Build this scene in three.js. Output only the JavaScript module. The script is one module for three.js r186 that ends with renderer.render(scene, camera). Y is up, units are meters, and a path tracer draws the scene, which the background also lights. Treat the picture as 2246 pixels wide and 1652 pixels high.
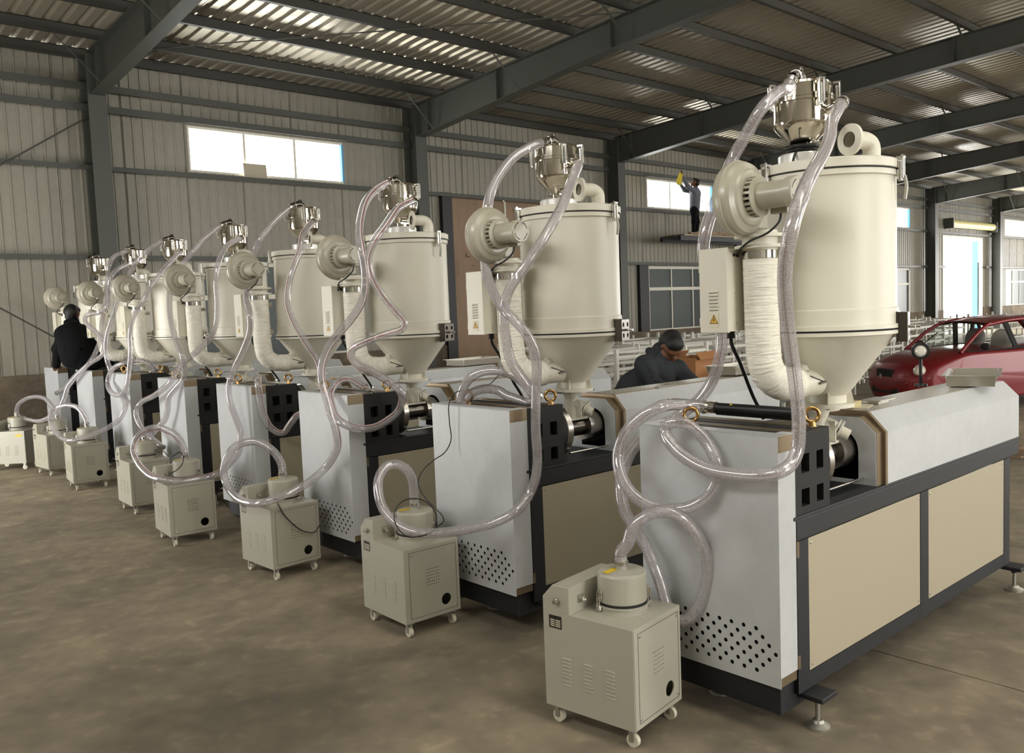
import * as THREE from 'three';
import { RoundedBoxGeometry } from 'three/addons/geometries/RoundedBoxGeometry.js';
import { MarchingCubes } from 'three/addons/objects/MarchingCubes.js';
import { RectAreaLightUniformsLib } from 'three/addons/lights/RectAreaLightUniformsLib.js';
import { FontLoader } from 'three/addons/loaders/FontLoader.js';
import { TextGeometry } from 'three/addons/geometries/TextGeometry.js';

// ---------------------------------------------------------------- camera, sky, light, exposure
const scene = new THREE.Scene();
const camera = new THREE.PerspectiveCamera(2 * Math.atan(826 / 1874.04) * 180 / Math.PI, 2246 / 1652, 0.05, 200);
camera.position.set(-2.6777, 1.6024, 1.6132);
camera.up.set(0.08063, 0.99627, -0.03057);
camera.lookAt(-2.6777 + 0.6632, 1.6024 - 0.07652, 1.6132 - 0.74452);
const renderer = new THREE.WebGLRenderer({ antialias: true });
renderer.toneMapping = THREE.LinearToneMapping;
renderer.toneMappingExposure = 1.0;
renderer.shadowMap.enabled = true;
RectAreaLightUniformsLib.init();
const SKY = 7.0;                                           // overcast sky; every opening carries a daylight area light of the same brightness
scene.background = new THREE.Color(1.0, 0.985, 0.955);
scene.backgroundIntensity = SKY;
const DAY = new THREE.Color(1.0, 0.975, 0.93);
function daylight(name, w, h, [x, y, z], [tx, ty, tz], k = 1) {
  const l = new THREE.RectAreaLight(DAY, SKY * k, w, h);
  l.name = name; l.position.set(x, y, z); l.lookAt(tx, ty, tz); scene.add(l);
}
const XE = -4.4, XF = 46, ZB = -12.4, ZN = 12.4;            // inner faces: end wall, far end wall, back wall, near side wall
const BACK_WIN = [[2.93, 5.84], [14.64, 17.5], [27.1, 30.0], [39.8, 42.7]];
for (const [a, b] of BACK_WIN) daylight('window_daylight', b - a, 0.74, [(a + b) / 2, 4.45, ZB + 0.02], [(a + b) / 2, 4.45, 0]);
daylight('doorway_daylight', 4.1, 3.8, [35, 1.95, ZB + 0.02], [35, 1.95, 0]);
daylight('end_gate_daylight', 2.8, 2.5, [XE + 0.02, 1.25, -8.3], [5, 1.25, -8.3]);
daylight('end_window_daylight', 3.6, 1.0, [XE + 0.02, 4.0, -1.6], [5, 4.0, -1.6]);
daylight('far_gate_daylight', 9, 4.4, [XF - 0.02, 2.2, -6], [0, 2.2, -6]);
daylight('unseen_gate_daylight', 10, 4.4, [32, 2.2, ZN - 0.02], [32, 2.2, 0]);  // gate added out of view to brighten the far right of the hall
daylight('unseen_gate_daylight', 4.4, 4.4, [0.6, 2.2, ZN - 0.02], [0.6, 2.2, 0]);
const SKYLIGHT = [-1.12, 6.26, 13.64, 21.02, 25.94, 30.86, 35.78, 40.7];      // left edges of translucent near-slope strips; far ones added to brighten the right end
for (const x of SKYLIGHT) daylight('unseen_skylight_daylight', 1.6, 9.5, [x + 0.82, 5.86, 6.5], [x + 0.82, 0, 6.5], x > 20 ? 1.0 : 0.55);
daylight('unseen_gate_daylight', 6, 4.4, [13, 2.2, ZN - 0.02], [13, 2.2, 0]);
for (const c of [22]) daylight('near_window_daylight', 3.4, 1.1, [c, 4.2, ZN - 0.02], [c, 4.2, 0]);

// ---------------------------------------------------------------- helpers
let seed = 7;
const rnd = () => { seed = (seed * 1664525 + 1013904223) >>> 0; return seed / 4294967296; };
const names = {};
const numbered = (n) => { const k = names[n] = (names[n] ?? -1) + 1; return k ? n + '_' + String(k).padStart(3, '0') : n; };
const PI = Math.PI, V = (x, y, z) => new THREE.Vector3(x, y, z);

function merge(list) {                                       // joins geometries into one, uv laid in metres by the way each face looks
  let n = 0; const gs = list.flat(9).filter(Boolean).map((g) => (g.index ? g.toNonIndexed() : g));
  for (const g of gs) n += g.attributes.position.count;
  const p = new Float32Array(n * 3), nn = new Float32Array(n * 3), uv = new Float32Array(n * 2); let o = 0;
  for (const g of gs) {
    if (!g.attributes.normal) g.computeVertexNormals();
    const a = g.attributes.position.array, b = g.attributes.normal.array, c = g.attributes.position.count;
    p.set(a.subarray(0, c * 3), o * 3); nn.set(b.subarray(0, c * 3), o * 3);
    if (g.userData.keepUv) uv.set(g.attributes.uv.array.subarray(0, c * 2), o * 2);
    else for (let i = 0; i < c; i++) {
      const x = Math.abs(b[i * 3]), y = Math.abs(b[i * 3 + 1]), z = Math.abs(b[i * 3 + 2]);
      const X = a[i * 3], Y = a[i * 3 + 1], Z = a[i * 3 + 2];
      const [u, v] = y > x && y > z ? [X, Z] : x > z ? [Z, Y] : [X, Y];
      uv[(o + i) * 2] = u; uv[(o + i) * 2 + 1] = v;
    }
    o += c;
  }
  const g = new THREE.BufferGeometry();
  g.setAttribute('position', new THREE.BufferAttribute(p, 3)); g.setAttribute('normal', new THREE.BufferAttribute(nn, 3)); g.setAttribute('uv', new THREE.BufferAttribute(uv, 2));
  return g;
}
function mesh(name, geoms, mat, parent, label) {
  const g = Array.isArray(geoms) ? merge(geoms) : geoms;
  const m = new THREE.Mesh(g, mat); m.castShadow = m.receiveShadow = true;
  m.name = parent ? name : numbered(name); (parent ?? scene).add(m);
  if (label) m.userData.label = label;
  return m;
}
function tag(o, label, category, group) { o.userData = { label, category }; if (group) o.userData.group = group; return o; }
function thing(name, label, category, [x, y, z] = [0, 0, 0], turn = 0, group) {
  const o = new THREE.Group(); o.name = numbered(name); o.position.set(x, y, z); o.rotation.y = turn; scene.add(o);
  return tag(o, label, category, group);
}
function struct(name, geoms, mat) { const m = mesh(name, geoms, mat); m.userData.kind = 'structure'; return m; }
function structGroup(name) { const o = new THREE.Group(); o.name = numbered(name); o.userData.kind = 'structure'; scene.add(o); return o; }
function dup(src, label, [x, y, z], turn) {
  const base = src.name.replace(/_\d{3}$/, ''), c = src.clone(); c.name = numbered(base); c.userData = { ...src.userData, label };
  c.position.set(x, y, z); if (turn !== undefined) c.rotation.y = turn; scene.add(c); return c;
}
const box = (w, h, d, x = 0, y = 0, z = 0, r = 0, seg = 1) => (r ? new RoundedBoxGeometry(w, h, d, seg, r) : new THREE.BoxGeometry(w, h, d)).translate(x, y, z);
const bb = (x0, x1, y0, y1, z0, z1, r = 0) => box(x1 - x0, y1 - y0, z1 - z0, (x0 + x1) / 2, (y0 + y1) / 2, (z0 + z1) / 2, r);
function cyl(r1, r2, h, [x, y, z], axis = 'y', seg = 20, open = false) {   // r1 at the + end of the axis
  const g = new THREE.CylinderGeometry(r1, r2, h, seg, 1, open);
  if (axis === 'x') g.rotateZ(-PI / 2); if (axis === 'z') g.rotateX(PI / 2);
  return g.translate(x, y, z);
}
const smooth = (g) => g;
function lathe(pts, [x, y, z], axis = 'y', seg = 40) {       // profile [radius, height]; each span its own ring so that edges stay crisp
  const gs = [];
  for (let i = 0; i + 1 < pts.length; i++) {
    if (pts[i][2]) { let j = i; const run = [pts[i]]; while (pts[j][2] && j + 1 < pts.length) run.push(pts[++j]); gs.push(new THREE.LatheGeometry(run.map((q) => new THREE.Vector2(q[0], q[1])), seg).toNonIndexed()); i = j - 1; }
    else gs.push(new THREE.LatheGeometry([new THREE.Vector2(pts[i][0], pts[i][1]), new THREE.Vector2(pts[i + 1][0], pts[i + 1][1])], seg).toNonIndexed());
  }
  const g = merge(gs);
  if (axis === 'x') g.rotateZ(-PI / 2); if (axis === 'z') g.rotateX(PI / 2);
  return g.translate(x, y, z);
}
const curve = (pts, tension = 0.5) => new THREE.CatmullRomCurve3(pts.map((q) => V(...q)), false, 'centripetal', tension);
const tube = (pts, r, n = 40, seg = 10, closed = false) => new THREE.TubeGeometry(closed ? new THREE.CatmullRomCurve3(pts.map((q) => V(...q)), true) : curve(pts), n, r, seg, closed);
function bar(a, b, w, h = w) {                                // square bar from a to b
  const A = V(...a), B = V(...b), L = A.distanceTo(B), g = new THREE.BoxGeometry(w, h, L);
  const m = new THREE.Matrix4().lookAt(A, B, Math.abs(B.y - A.y) > 0.9 * L ? V(1, 0, 0) : V(0, 1, 0));
  return g.applyMatrix4(m).translate((A.x + B.x) / 2, (A.y + B.y) / 2, (A.z + B.z) / 2);
}
function rod(a, b, r, seg = 8) {
  const A = V(...a), B = V(...b), g = new THREE.CylinderGeometry(r, r, A.distanceTo(B), seg);
  return g.applyQuaternion(new THREE.Quaternion().setFromUnitVectors(V(0, 1, 0), B.clone().sub(A).normalize())).translate((A.x + B.x) / 2, (A.y + B.y) / 2, (A.z + B.z) / 2);
}
const poly = (pts) => new THREE.Shape(pts.map((q) => new THREE.Vector2(q[0], q[1])));
const hole = (s, pts) => { s.holes.push(new THREE.Path(pts.map((q) => new THREE.Vector2(q[0], q[1])))); };
const round = (x, y, r, n = 14) => Array.from({ length: n }, (_, i) => [x + r * Math.cos(-i / n * 2 * PI), y + r * Math.sin(-i / n * 2 * PI)]);
const rect = (x0, x1, y0, y1) => [[x0, y0], [x0, y1], [x1, y1], [x1, y0]];
const ext = (shape, depth, bevel = 0) => new THREE.ExtrudeGeometry(shape, { depth, bevelEnabled: bevel > 0, bevelSize: bevel, bevelThickness: bevel, bevelSegments: 1, curveSegments: 12 });
const ringTorus = (R, r, [x, y, z], axis = 'z', seg = 24) => { const g = new THREE.TorusGeometry(R, r, 8, seg); if (axis === 'y') g.rotateX(PI / 2); if (axis === 'x') g.rotateY(PI / 2); return g.translate(x, y, z); };

// textures -----------------------------------------------------------------
function noise2(s) {                                          // tileable value noise
  const P = new Uint16Array(512); let q = s >>> 0; const R = () => { q = (q * 1664525 + 1013904223) >>> 0; return q / 4294967296; };
  const T = new Float32Array(4096).map(R);
  return (x, y, per) => {
    const xi = Math.floor(x), yi = Math.floor(y), fx = x - xi, fy = y - yi, w = (a) => ((a % per) + per) % per;
    const h = (a, b) => T[(w(a) * 57 + w(b) * 131 + ((w(a) * w(b)) % 17) * 7) & 4095];
    const sx = fx * fx * (3 - 2 * fx), sy = fy * fy * (3 - 2 * fy);
    return (h(xi, yi) * (1 - sx) + h(xi + 1, yi) * sx) * (1 - sy) + (h(xi, yi + 1) * (1 - sx) + h(xi + 1, yi + 1) * sx) * sy;
  };
}
function fbm(s) { const n = noise2(s); return (u, v, f, o = 4) => { let a = 0, k = 0.5, t = 0; for (let i = 0; i < o; i++) { a += k * n(u * f, v * f, f); t += k; k *= 0.55; f *= 2; } return a / t; }; }
function tex(w, h, size, fn, srgb = true) {
  const d = new Uint8Array(w * h * 4);
  for (let y = 0; y < h; y++) for (let x = 0; x < w; x++) { const c = fn(x / w, y / h), i = (y * w + x) * 4; d[i] = c[0]; d[i + 1] = c[1]; d[i + 2] = c[2]; d[i + 3] = 255; }
  const t = new THREE.DataTexture(d, w, h); t.wrapS = t.wrapT = THREE.RepeatWrapping; t.magFilter = THREE.LinearFilter; t.minFilter = THREE.LinearMipmapLinearFilter; t.generateMipmaps = true;
  if (srgb) t.colorSpace = THREE.SRGBColorSpace;
  t.repeat.set(1 / size[0], 1 / size[1]); t.needsUpdate = true; return t;
}
const std = (color, roughness = 0.6, metalness = 0, more = {}) => new THREE.MeshStandardMaterial({ color, roughness, metalness, ...more });
const phys = (o) => new THREE.MeshPhysicalMaterial(o);
const grainN = fbm(11);
const fineBump = tex(256, 256, [0.06, 0.06], (u, v) => { const g = 255 * grainN(u, v, 32, 3); return [g, g, g]; }, false);

const M = {};
M.cream = phys({ color: '#d8d4c4', roughness: 0.42, clearcoat: 0.12, clearcoatRoughness: 0.35, bumpMap: fineBump, bumpScale: 0.0002 });
M.beige = phys({ color: '#a89f88', roughness: 0.45, clearcoat: 0.2, clearcoatRoughness: 0.35, bumpMap: fineBump, bumpScale: 0.0004 });
M.unit = phys({ color: '#aaa797', roughness: 0.42, clearcoat: 0.2, clearcoatRoughness: 0.3, bumpMap: fineBump, bumpScale: 0.0004 });
M.blower = phys({ color: '#aaa593', roughness: 0.36, clearcoat: 0.3, clearcoatRoughness: 0.2 });
M.dark = phys({ color: '#1b1d21', roughness: 0.5, bumpMap: fineBump, bumpScale: 0.0003 });
M.gear = phys({ color: '#131412', roughness: 0.68, bumpMap: fineBump, bumpScale: 0.0006 });
M.black = std('#141414', 0.55);
M.rubber = std('#1b1b1b', 0.8);
M.steel = std('#b8b4ac', 0.28, 1);
M.chrome = std('#d8d6d0', 0.12, 1);
M.mirror = std('#cfc8bb', 0.09, 1);
M.darkSteel = std('#6d6962', 0.3, 1);
M.bare = std('#8a7a62', 0.42, 0.75);
M.bronze = std('#c09a63', 0.25, 1);
M.foot = std('#a8a59a', 0.45, 0.8);
M.screw = std('#c9c5b8', 0.3, 0.9);
M.galv = std('#bdb9ae', 0.36, 0.85);
const filmN = fbm(23);
M.film = phys({ map: tex(1024, 1024, [1.9, 1.9], (u, v) => { const a = filmN(u, v, 5, 5), b = filmN(v, u, 60, 2), s = filmN(u * 1, v, 3, 2), k = 1 + 0.1 * (a - 0.5) + 0.03 * (b - 0.5) - (s > 0.72 ? (s - 0.72) * 0.35 : 0); return [188 * k, 191 * k, 192 * k]; }), roughness: 0.42, clearcoat: 0.25, clearcoatRoughness: 0.3 });
M.hose = phys({ color: '#f0eef0', roughness: 0.08, transmission: 0.86, thickness: 0, ior: 1.85 });
M.wire = std('#efecec', 0.18, 0.95);
M.stripeW = std('#efe9e4', 0.35);
M.stripeR = std('#9a3234', 0.45);
M.plug = std('#101010', 0.4);
const wrapN = fbm(31);
M.wrap = phys({ map: tex(256, 256, [0.5, 0.4], (u, v) => { const k = 0.94 + 0.1 * wrapN(u, v, 16, 4); return [234 * k, 230 * k, 216 * k]; }), roughness: 0.7, bumpMap: tex(512, 512, [0.3, 0.4], (u, v) => { const g = 255 * (0.75 * wrapN(u, v * 0.125, 40, 3) + 0.25 * wrapN(u, v, 24, 3)); return [g, g, g]; }, false), bumpScale: 0.006 });
M.wallN = fbm(41);

// ---------------------------------------------------------------- the hall
const floorA = fbm(3), floorB = fbm(5), floorC = fbm(9);
const floorTex = tex(1536, 1536, [11, 11], (u, v) => {
  const a = floorA(u, v, 4, 5), b = floorB(u, v, 11, 5), c = floorC(u, v, 96, 3), e = floorA(v, u, 36, 4);
  const f = floorC(v, u, 160, 3), h = floorA(v, u, 52, 3); let k = 0.72 + 0.3 * a + 0.26 * (b - 0.5) + 0.2 * (c - 0.5) + 0.13 * (f - 0.5) + 0.09 * (h - 0.5); if (f > 0.7) k += 0.05;
  const oil = Math.max(0, floorB(v, u, 7, 4) - 0.56) * 1.3, dust = Math.max(0, e - 0.55) * 1.2; k *= 1 - Math.min(0.3, oil);
  k += dust * 0.35;
  return [Math.min(255, 148 * k + 6), Math.min(255, 136 * k + 5), Math.min(255, 113 * k + 5)];
});
const floorBump = tex(1024, 1024, [3, 3], (u, v) => { const g = 255 * (0.6 * floorC(u, v, 24, 5) + 0.4 * floorA(u, v, 6, 3)); return [g, g, g]; }, false);
M.floor = std('#ffffff', 0.78, 0, { map: floorTex, bumpMap: floorBump, bumpScale: 0.004 });
const floor = structGroup('floor');
mesh('ground_bed', [bb(XE - 0.3, XF + 0.3, -0.3, -0.05, ZB - 0.3, ZN + 0.3)], M.floor, floor);
for (let x = -4.98; x < XF; x += 6) { const a = Math.max(x + 0.004, XE), b = Math.min(x + 5.996, XF); mesh('concrete_slab', [bb(a, b, -0.06, 0, ZB, ZN)], M.floor, floor); }

const wallTex = tex(1024, 1024, [6, 6], (u, v) => { const a = M.wallN(u, v, 6, 5), b = M.wallN(u, v, 90, 2), s = M.wallN(u * 1, 0.5, 48, 3), k = 0.92 + 0.12 * a + 0.05 * (b - 0.5) + 0.05 * (s - 0.5); return [146 * k, 142 * k, 128 * k]; });
M.clad = std('#ffffff', 0.45, 0.0, { map: wallTex });
M.cladOut = std('#a9a69c', 0.6);
M.roof = std('#b8b09d', 0.36, 0.5);
M.skylight = phys({ color: '#f4f1e6', roughness: 1, transmission: 0.6, thickness: 0 });
M.paintSteel = std('#484943', 0.5);
M.purlin = std('#3d3c37', 0.5);
M.plinth = std('#ffffff', 0.9, 0, { map: tex(512, 512, [2.5, 2.5], (u, v) => { const a = floorB(u, v, 6, 5), k = 0.65 + 0.6 * a + 0.15 * (floorC(u, v, 64, 2) - 0.5); return [112 * k, 100 * k, 84 * k]; }), bumpMap: floorBump, bumpScale: 0.004 });
M.glass = phys({ color: '#f4f8f6', roughness: 0.05, transmission: 1, thickness: 0, ior: 1.5 });
M.darkGlass = phys({ color: '#3c4744', roughness: 0.38, transmission: 0.25, thickness: 0, ior: 1.5 });
M.frameW = std('#dcd8ca', 0.5);
M.frameB = std('#5d9fd0', 0.45);
M.board = std('#ffffff', 0.75, 0, { map: tex(512, 512, [2.4, 2.4], (u, v) => { const g = floorA(u * 1, v, 3, 3), r = floorC(u, v * 0.1, 40, 3), k = 0.9 + 0.16 * (g - 0.5) + 0.12 * (r - 0.5), knot = floorB(u, v, 26, 1) > 0.965 ? 0.55 : 1; return [164 * k * knot, 138 * k * knot, 112 * k * knot]; }) });

const yT = (z) => 5.62 + 0.045 * (11.95 - Math.abs(z));        // top of the rafters
function ribbed(u0, u1, y0, y1, pitch = 0.16, h = 0.014) {      // ribbed cladding in the xy plane, ribs towards +z
  const P = [[u0, 0]], add = (x, z) => { if (x > u0 && x < u1) P.push([x, z]); };
  for (let c = Math.ceil((u0 - 0.05) / pitch) * pitch; c < u1 + 0.05; c += pitch) { add(c - 0.022, 0); add(c - 0.011, h); add(c + 0.011, h); add(c + 0.022, 0); }
  P.push([u1, 0]);
  const pos = [];
  for (let i = 0; i + 1 < P.length; i++) { const [a, za] = P[i], [b, zb] = P[i + 1]; pos.push(a, y0, za, b, y0, zb, b, y1, zb, a, y0, za, b, y1, zb, a, y1, za); }
  const g = new THREE.BufferGeometry(); g.setAttribute('position', new THREE.Float32BufferAttribute(pos, 3)); g.computeVertexNormals(); return g;
}
function claddedWall(name, u0, u1, yLow, yTop, openings, place, modules = true) {
  const w = structGroup(name);
  const s = poly([[u0 - 0.1, 0], [u1 + 0.1, 0], [u1 + 0.1, yTop(u1)], ...(yTop.ridge !== undefined ? [[yTop.ridge, yTop(yTop.ridge)]] : []), [u0 - 0.1, yTop(u0)]]);
  for (const [a, b, c, d] of openings) hole(s, rect(a, b, c, d));
  mesh('outer_skin', [place(ext(s, 0.1).translate(0, 0, -0.12))], M.cladOut, w);
  const step = modules ? 0.96 : 4.8;
  for (let a = Math.floor(u0 / step) * step; a < u1; a += step) {
    const A = Math.max(a, u0), B = Math.min(a + step, u1) - 0.003, cuts = [A, B];
    for (const o of openings) for (const e of [o[0], o[1]]) if (e > A + 0.01 && e < B - 0.01) cuts.push(e);
    cuts.sort((p, q) => p - q);
    const gs = [];
    for (let i = 0; i + 1 < cuts.length; i++) {
      const p = cuts[i], q = cuts[i + 1], mid = (p + q) / 2, spans = [[yLow, Math.min(yTop(p), yTop(q))]];
      for (const o of openings) if (mid > o[0] && mid < o[1]) for (let k = spans.length - 1; k >= 0; k--) { const [lo, hi] = spans[k]; if (o[3] > lo && o[2] < hi) spans.splice(k, 1, ...[[lo, o[2]], [o[3], hi]].filter((t) => t[1] - t[0] > 0.02)); }
      for (const [lo, hi] of spans) gs.push(ribbed(p, q, lo, hi));
    }
    if (gs.length) mesh('cladding_panel', [place(merge(gs))], M.clad, w);
  }
  return w;
}
const LOWER = [[2.97, 5.9], [14.6, 17.5], [27.0, 29.95], [39.86, 42.8]];
const backOpen = [...BACK_WIN.map(([a, b]) => [a, b, 4.08, 4.83]), ...LOWER.map(([a, b]) => [a, b, 0.92, 2.6]), [32.9, 37.1, 0.001, 3.92], [8.25, 11.15, 0.001, 4.0]];
const toBack = (g) => g.translate(0, 0, ZB), toNear = (g) => g.rotateY(PI).translate(0, 0, ZN), toEnd = (g) => g.rotateY(PI / 2).translate(XE, 0, 0), toFar = (g) => g.rotateY(-PI / 2).translate(XF, 0, 0);
claddedWall('wall_back', XE, XF, 0.95, () => yT(ZB) + 0.155, backOpen, toBack);
const nearOpen = [[-2.8, 1.6, 0.001, 4.4], [-16, -10, 0.001, 4.4], [-37, -27, 0.001, 4.4], ...[22].map((c) => [-c - 1.7, -c + 1.7, 3.65, 4.75])];  // the widest gate is added to light the far back wall
claddedWall('wall_near', -XF, -XE, 0.95, () => yT(ZB) + 0.155, nearOpen, toNear, false);
const gable = (u) => yT(u) + 0.155; gable.ridge = 0;
claddedWall('wall_end', ZB, ZN, 0.95, gable, [[6.9, 9.7, 0.001, 2.5], [-0.2, 3.4, 3.5, 4.5]], (g) => toEnd(g), false);
claddedWall('wall_far', ZB, ZN, 0.95, gable, [[-10.5, -1.5, 0.001, 4.4]], (g) => toFar(g), false);
const plinth = (a, b) => bb(a, b, 0, 0.95, ZB, ZB + 0.07);
struct('trim', [plinth(XE, 8.2), plinth(11.2, 32.85), plinth(37.15, XF)], M.plinth);
struct('trim', [bb(XE, XE + 0.07, 0, 0.95, ZB + 0.07, -9.7), bb(XE, XE + 0.07, 0, 0.95, -6.9, ZN)], M.plinth);

// roof: trapezoidal sheets on purlins on tapered rafters on columns
const roof = structGroup('ceiling');
function roofSheet(w, side) {
  const pitch = 0.205, P = [], pos = [];
  for (let i = 0; i < w / pitch - 0.01; i++) P.push([i * pitch, 0], [i * pitch + 0.115, 0], [i * pitch + 0.14, 0.034], [i * pitch + 0.18, 0.034]);
  P.push([w, 0]);
  const z0 = 0, z1 = -12.75, y0 = yT(0) + 0.162, y1 = 5.62 + 0.045 * (11.95 - 12.75) + 0.162;
  for (let i = 0; i + 1 < P.length; i++) { const [a, h] = P[i], [b, k] = P[i + 1]; pos.push(a, y0 + h, z0, b, y1 + k, z1, b, y0 + k, z0, a, y0 + h, z0, a, y1 + h, z1, b, y1 + k, z1); }
  const g = new THREE.BufferGeometry(); g.setAttribute('position', new THREE.Float32BufferAttribute(pos, 3)); g.computeVertexNormals();
  return side > 0 ? g : merge([g.rotateY(PI)]).translate(w, 0, 0);
}
const sheetA = merge([roofSheet(0.82, 1)]), sheetB = merge([roofSheet(0.82, -1)]);
for (let x = XE - 0.2; x < XF; x += 0.82) for (const g of [sheetA, sheetB]) { const sky = g === sheetB && SKYLIGHT.some((q) => x > q - 0.3 && x < q + 1.2), m = mesh(sky ? 'unseen_skylight_sheet' : 'roof_sheet', g, sky ? M.skylight : M.roof, roof); m.position.x = x; }  // translucent strips at the far end are added for their light
mesh('ridge_cap', [bar([XE - 0.2, yT(0) + 0.21, 0], [XF + 0.2, yT(0) + 0.21, 0], 0.5, 0.02)], M.roof, roof);
const PUR = [0, -1.35, -2.75, -4.12, -5.4, -6.65, -7.78, -9.0, -10.25, -11.42, -12.32];
for (const z of PUR) for (const s of z ? [1, -1] : [1]) {
  const y = yT(z), Z = z * s;
  struct('roof_purlin', [bb(XE, XF, y, y + 0.16, Z - 0.004, Z + 0.004), bb(XE, XF, y, y + 0.008, Z - 0.004, Z + 0.06), bb(XE, XF, y + 0.152, y + 0.16, Z - 0.06, Z + 0.004)], M.purlin);
}
const COLS = [-4.25, 1.45, 7.3, 13.15, 19, 24.9, 31.25, 38, 44];
function rafter(x) {
  const yB = (z) => (z < -7 ? 5.03 + (z + 11.75) * 0.0821 : yT(z) - 0.42), zs = [-12.1, -11.75, -7, 0];
  const r = structGroup('roof_rafter'); r.position.x = x;
  for (const s of [1, -1]) {
    const web = ext(poly([[-12.1, yT(-12.1)], [0, yT(0)], ...zs.slice().reverse().map((z) => [z, yB(z)])]), 0.008).rotateY(-PI / 2).translate(0.004, 0, 0);
    const low = zs.slice(0, 3).map((z, i) => bar([0, yB(z), z], [0, yB(zs[i + 1]), zs[i + 1]], 0.2, 0.012)), top = bar([0, yT(-12.1), -12.1], [0, yT(0), 0], 0.2, 0.012);
    const stiff = [-11.6, -9.6, -7, -4.4, -1.8].map((z) => bb(-0.09, 0.09, yB(z), yT(z), z - 0.005, z + 0.005));
    const T = (g) => (s < 0 ? g.rotateY(PI) : g);
    mesh('web', [T(web)], M.paintSteel, r); mesh('bottom_flange', low.map(T), M.paintSteel, r); mesh('top_flange', [T(top)], M.paintSteel, r); mesh('stiffener', stiff.map(T), M.paintSteel, r);
    for (const z of [-4.12, -6.65, -9.0, -11.42]) for (const q of [1, -1]) mesh('fly_brace', [T(bar([q * 0.09, yB(z), z], [q * 0.75, yT(z) + 0.08, z], 0.035, 0.006))], M.paintSteel, r);
  }
}
function column(x, z, s) {
  const c = structGroup('steel_column'); c.position.set(x, 0, z); c.rotation.y = s < 0 ? PI : 0;
  mesh('flange', [bb(-0.13, 0.13, 0, 5.6, 0.165, 0.18)], M.paintSteel, c); mesh('flange', [bb(-0.13, 0.13, 0, 5.6, -0.18, -0.165)], M.paintSteel, c);
  mesh('web', [bb(-0.005, 0.005, 0, 5.6, -0.165, 0.165)], M.paintSteel, c); mesh('base_plate', [bb(-0.2, 0.2, 0, 0.02, -0.25, 0.25)], M.paintSteel, c);
}
for (const x of COLS) { rafter(x); column(x, -12.12, 1); column(x, 12.12, -1); }
for (const [y, a] of [[5.24, 0.1], [4.93, 0.1], [4.03, 0.07], [2.69, 0.07]]) {
  for (const [p, q] of y > 3 ? [[XE, XF]] : [[XE, 8.0], [11.15, 32.85], [37.15, XF]]) struct('wall_girt', [bb(p, q, y - 0.004, y + 0.004, ZB + 0.016, ZB + 0.17), bb(p, q, y - a, y, ZB + 0.166, ZB + 0.172)], M.paintSteel);
  struct('wall_girt', [bb(XE, XF, y - 0.004, y + 0.004, ZN - 0.17, ZN - 0.016), bb(XE, XF, y - a, y, ZN - 0.172, ZN - 0.166)], M.paintSteel);
}
struct('brace_rod', [rod([-4.2, 1.0, -12.2], [1.4, 4.75, -12.2], 0.012)], M.paintSteel);
struct('brace_rod', [rod([-4.2, 4.75, -12.17], [1.4, 1.0, -12.17], 0.012)], M.paintSteel);
for (const [a, b] of [[-4.2, 1.4], [1.5, 7.2]]) struct('brace_rod', [rod([a, yT(11) - 0.05, -11.9], [b, yT(6) - 0.05, -6.6], 0.01)], M.paintSteel);

// windows and doors of the back wall
let wn = 0;
function window_(a, b, y0, y1, cols, transom, pane, frame, blue) {
  const w = structGroup('window_' + ++wn), z = ZB - 0.05, f = transom ? 0.065 : 0.04;
  mesh('frame', [bb(a, b, y0, y0 + f, z - 0.03, z + 0.03), bb(a, b, y1 - f, y1, z - 0.03, z + 0.03), bb(a, a + f, y0 + f, y1 - f, z - 0.03, z + 0.03)], frame, w);
  mesh('frame', [bb(b - f, b, y0 + f, y1 - f, z - 0.03, z + 0.05)], blue ?? frame, w, blue ? 'blue end of the frame' : undefined);
  if (transom) mesh('transom', [bb(a + f, b - f, transom - 0.05, transom + 0.03, z - 0.028, z + 0.034)], frame, w);
  const rows = transom ? [[y0 + f, transom - 0.05], [transom + 0.03, y1 - f]] : [[y0 + f, y1 - f]], W = (b - a - 2 * f) / cols;
  for (const [r0, r1] of rows) for (let i = 0; i < cols; i++) {
    const x0 = a + f + i * W, x1 = x0 + W;
    if (i) mesh('mullion', [bb(x0 - 0.02, x0 + 0.02, r0, r1, z - 0.025, z + 0.028)], frame, w);
    mesh('pane', [bb(x0 + (i ? 0.02 : 0), x1 - (i < cols - 1 ? 0.02 : 0), r0, r1, z - 0.003, z + 0.003)], pane, w);
  }
}
M.glassPane = M.glass;
for (const [a, b] of BACK_WIN) window_(a, b, 4.08, 4.83, 3, 0, M.glass, M.frameW, M.frameB);
for (const [a, b] of LOWER) window_(a, b, 0.92, 2.6, 3, 2.03, M.darkGlass, M.frameW);
const lowerBack = [bb(XE, 32.7, 0.6, 2.9, ZB - 0.3, ZB - 0.25), bb(37.3, XF, 0.6, 2.9, ZB - 0.3, ZB - 0.25)];
struct('wall_sky_block', lowerBack, M.plinth);  // slab added just outside to keep the sky out of the lower panes
struct('trim', [bb(8.0, 8.25, 0, 4.05, ZB + 0.01, ZB + 0.12)], M.dark);
struct('trim', [bb(14.15, 14.5, 0.95, 2.66, ZB + 0.016, ZB + 0.1)], M.dark);
const door1 = structGroup('door_1');
for (const [a, b] of [[8.25, 9.78], [9.82, 11.15]]) mesh('plywood_board', [bb(a, b, 0.0, 4.01, ZB - 0.06, ZB - 0.03)], M.board, door1);
mesh('white_batten', [bb(9.78, 9.82, 1.2, 3.98, ZB - 0.05, ZB + 0.0)], M.frameW, door1, 'white upright between the boards');
const door2 = structGroup('door_2');
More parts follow.
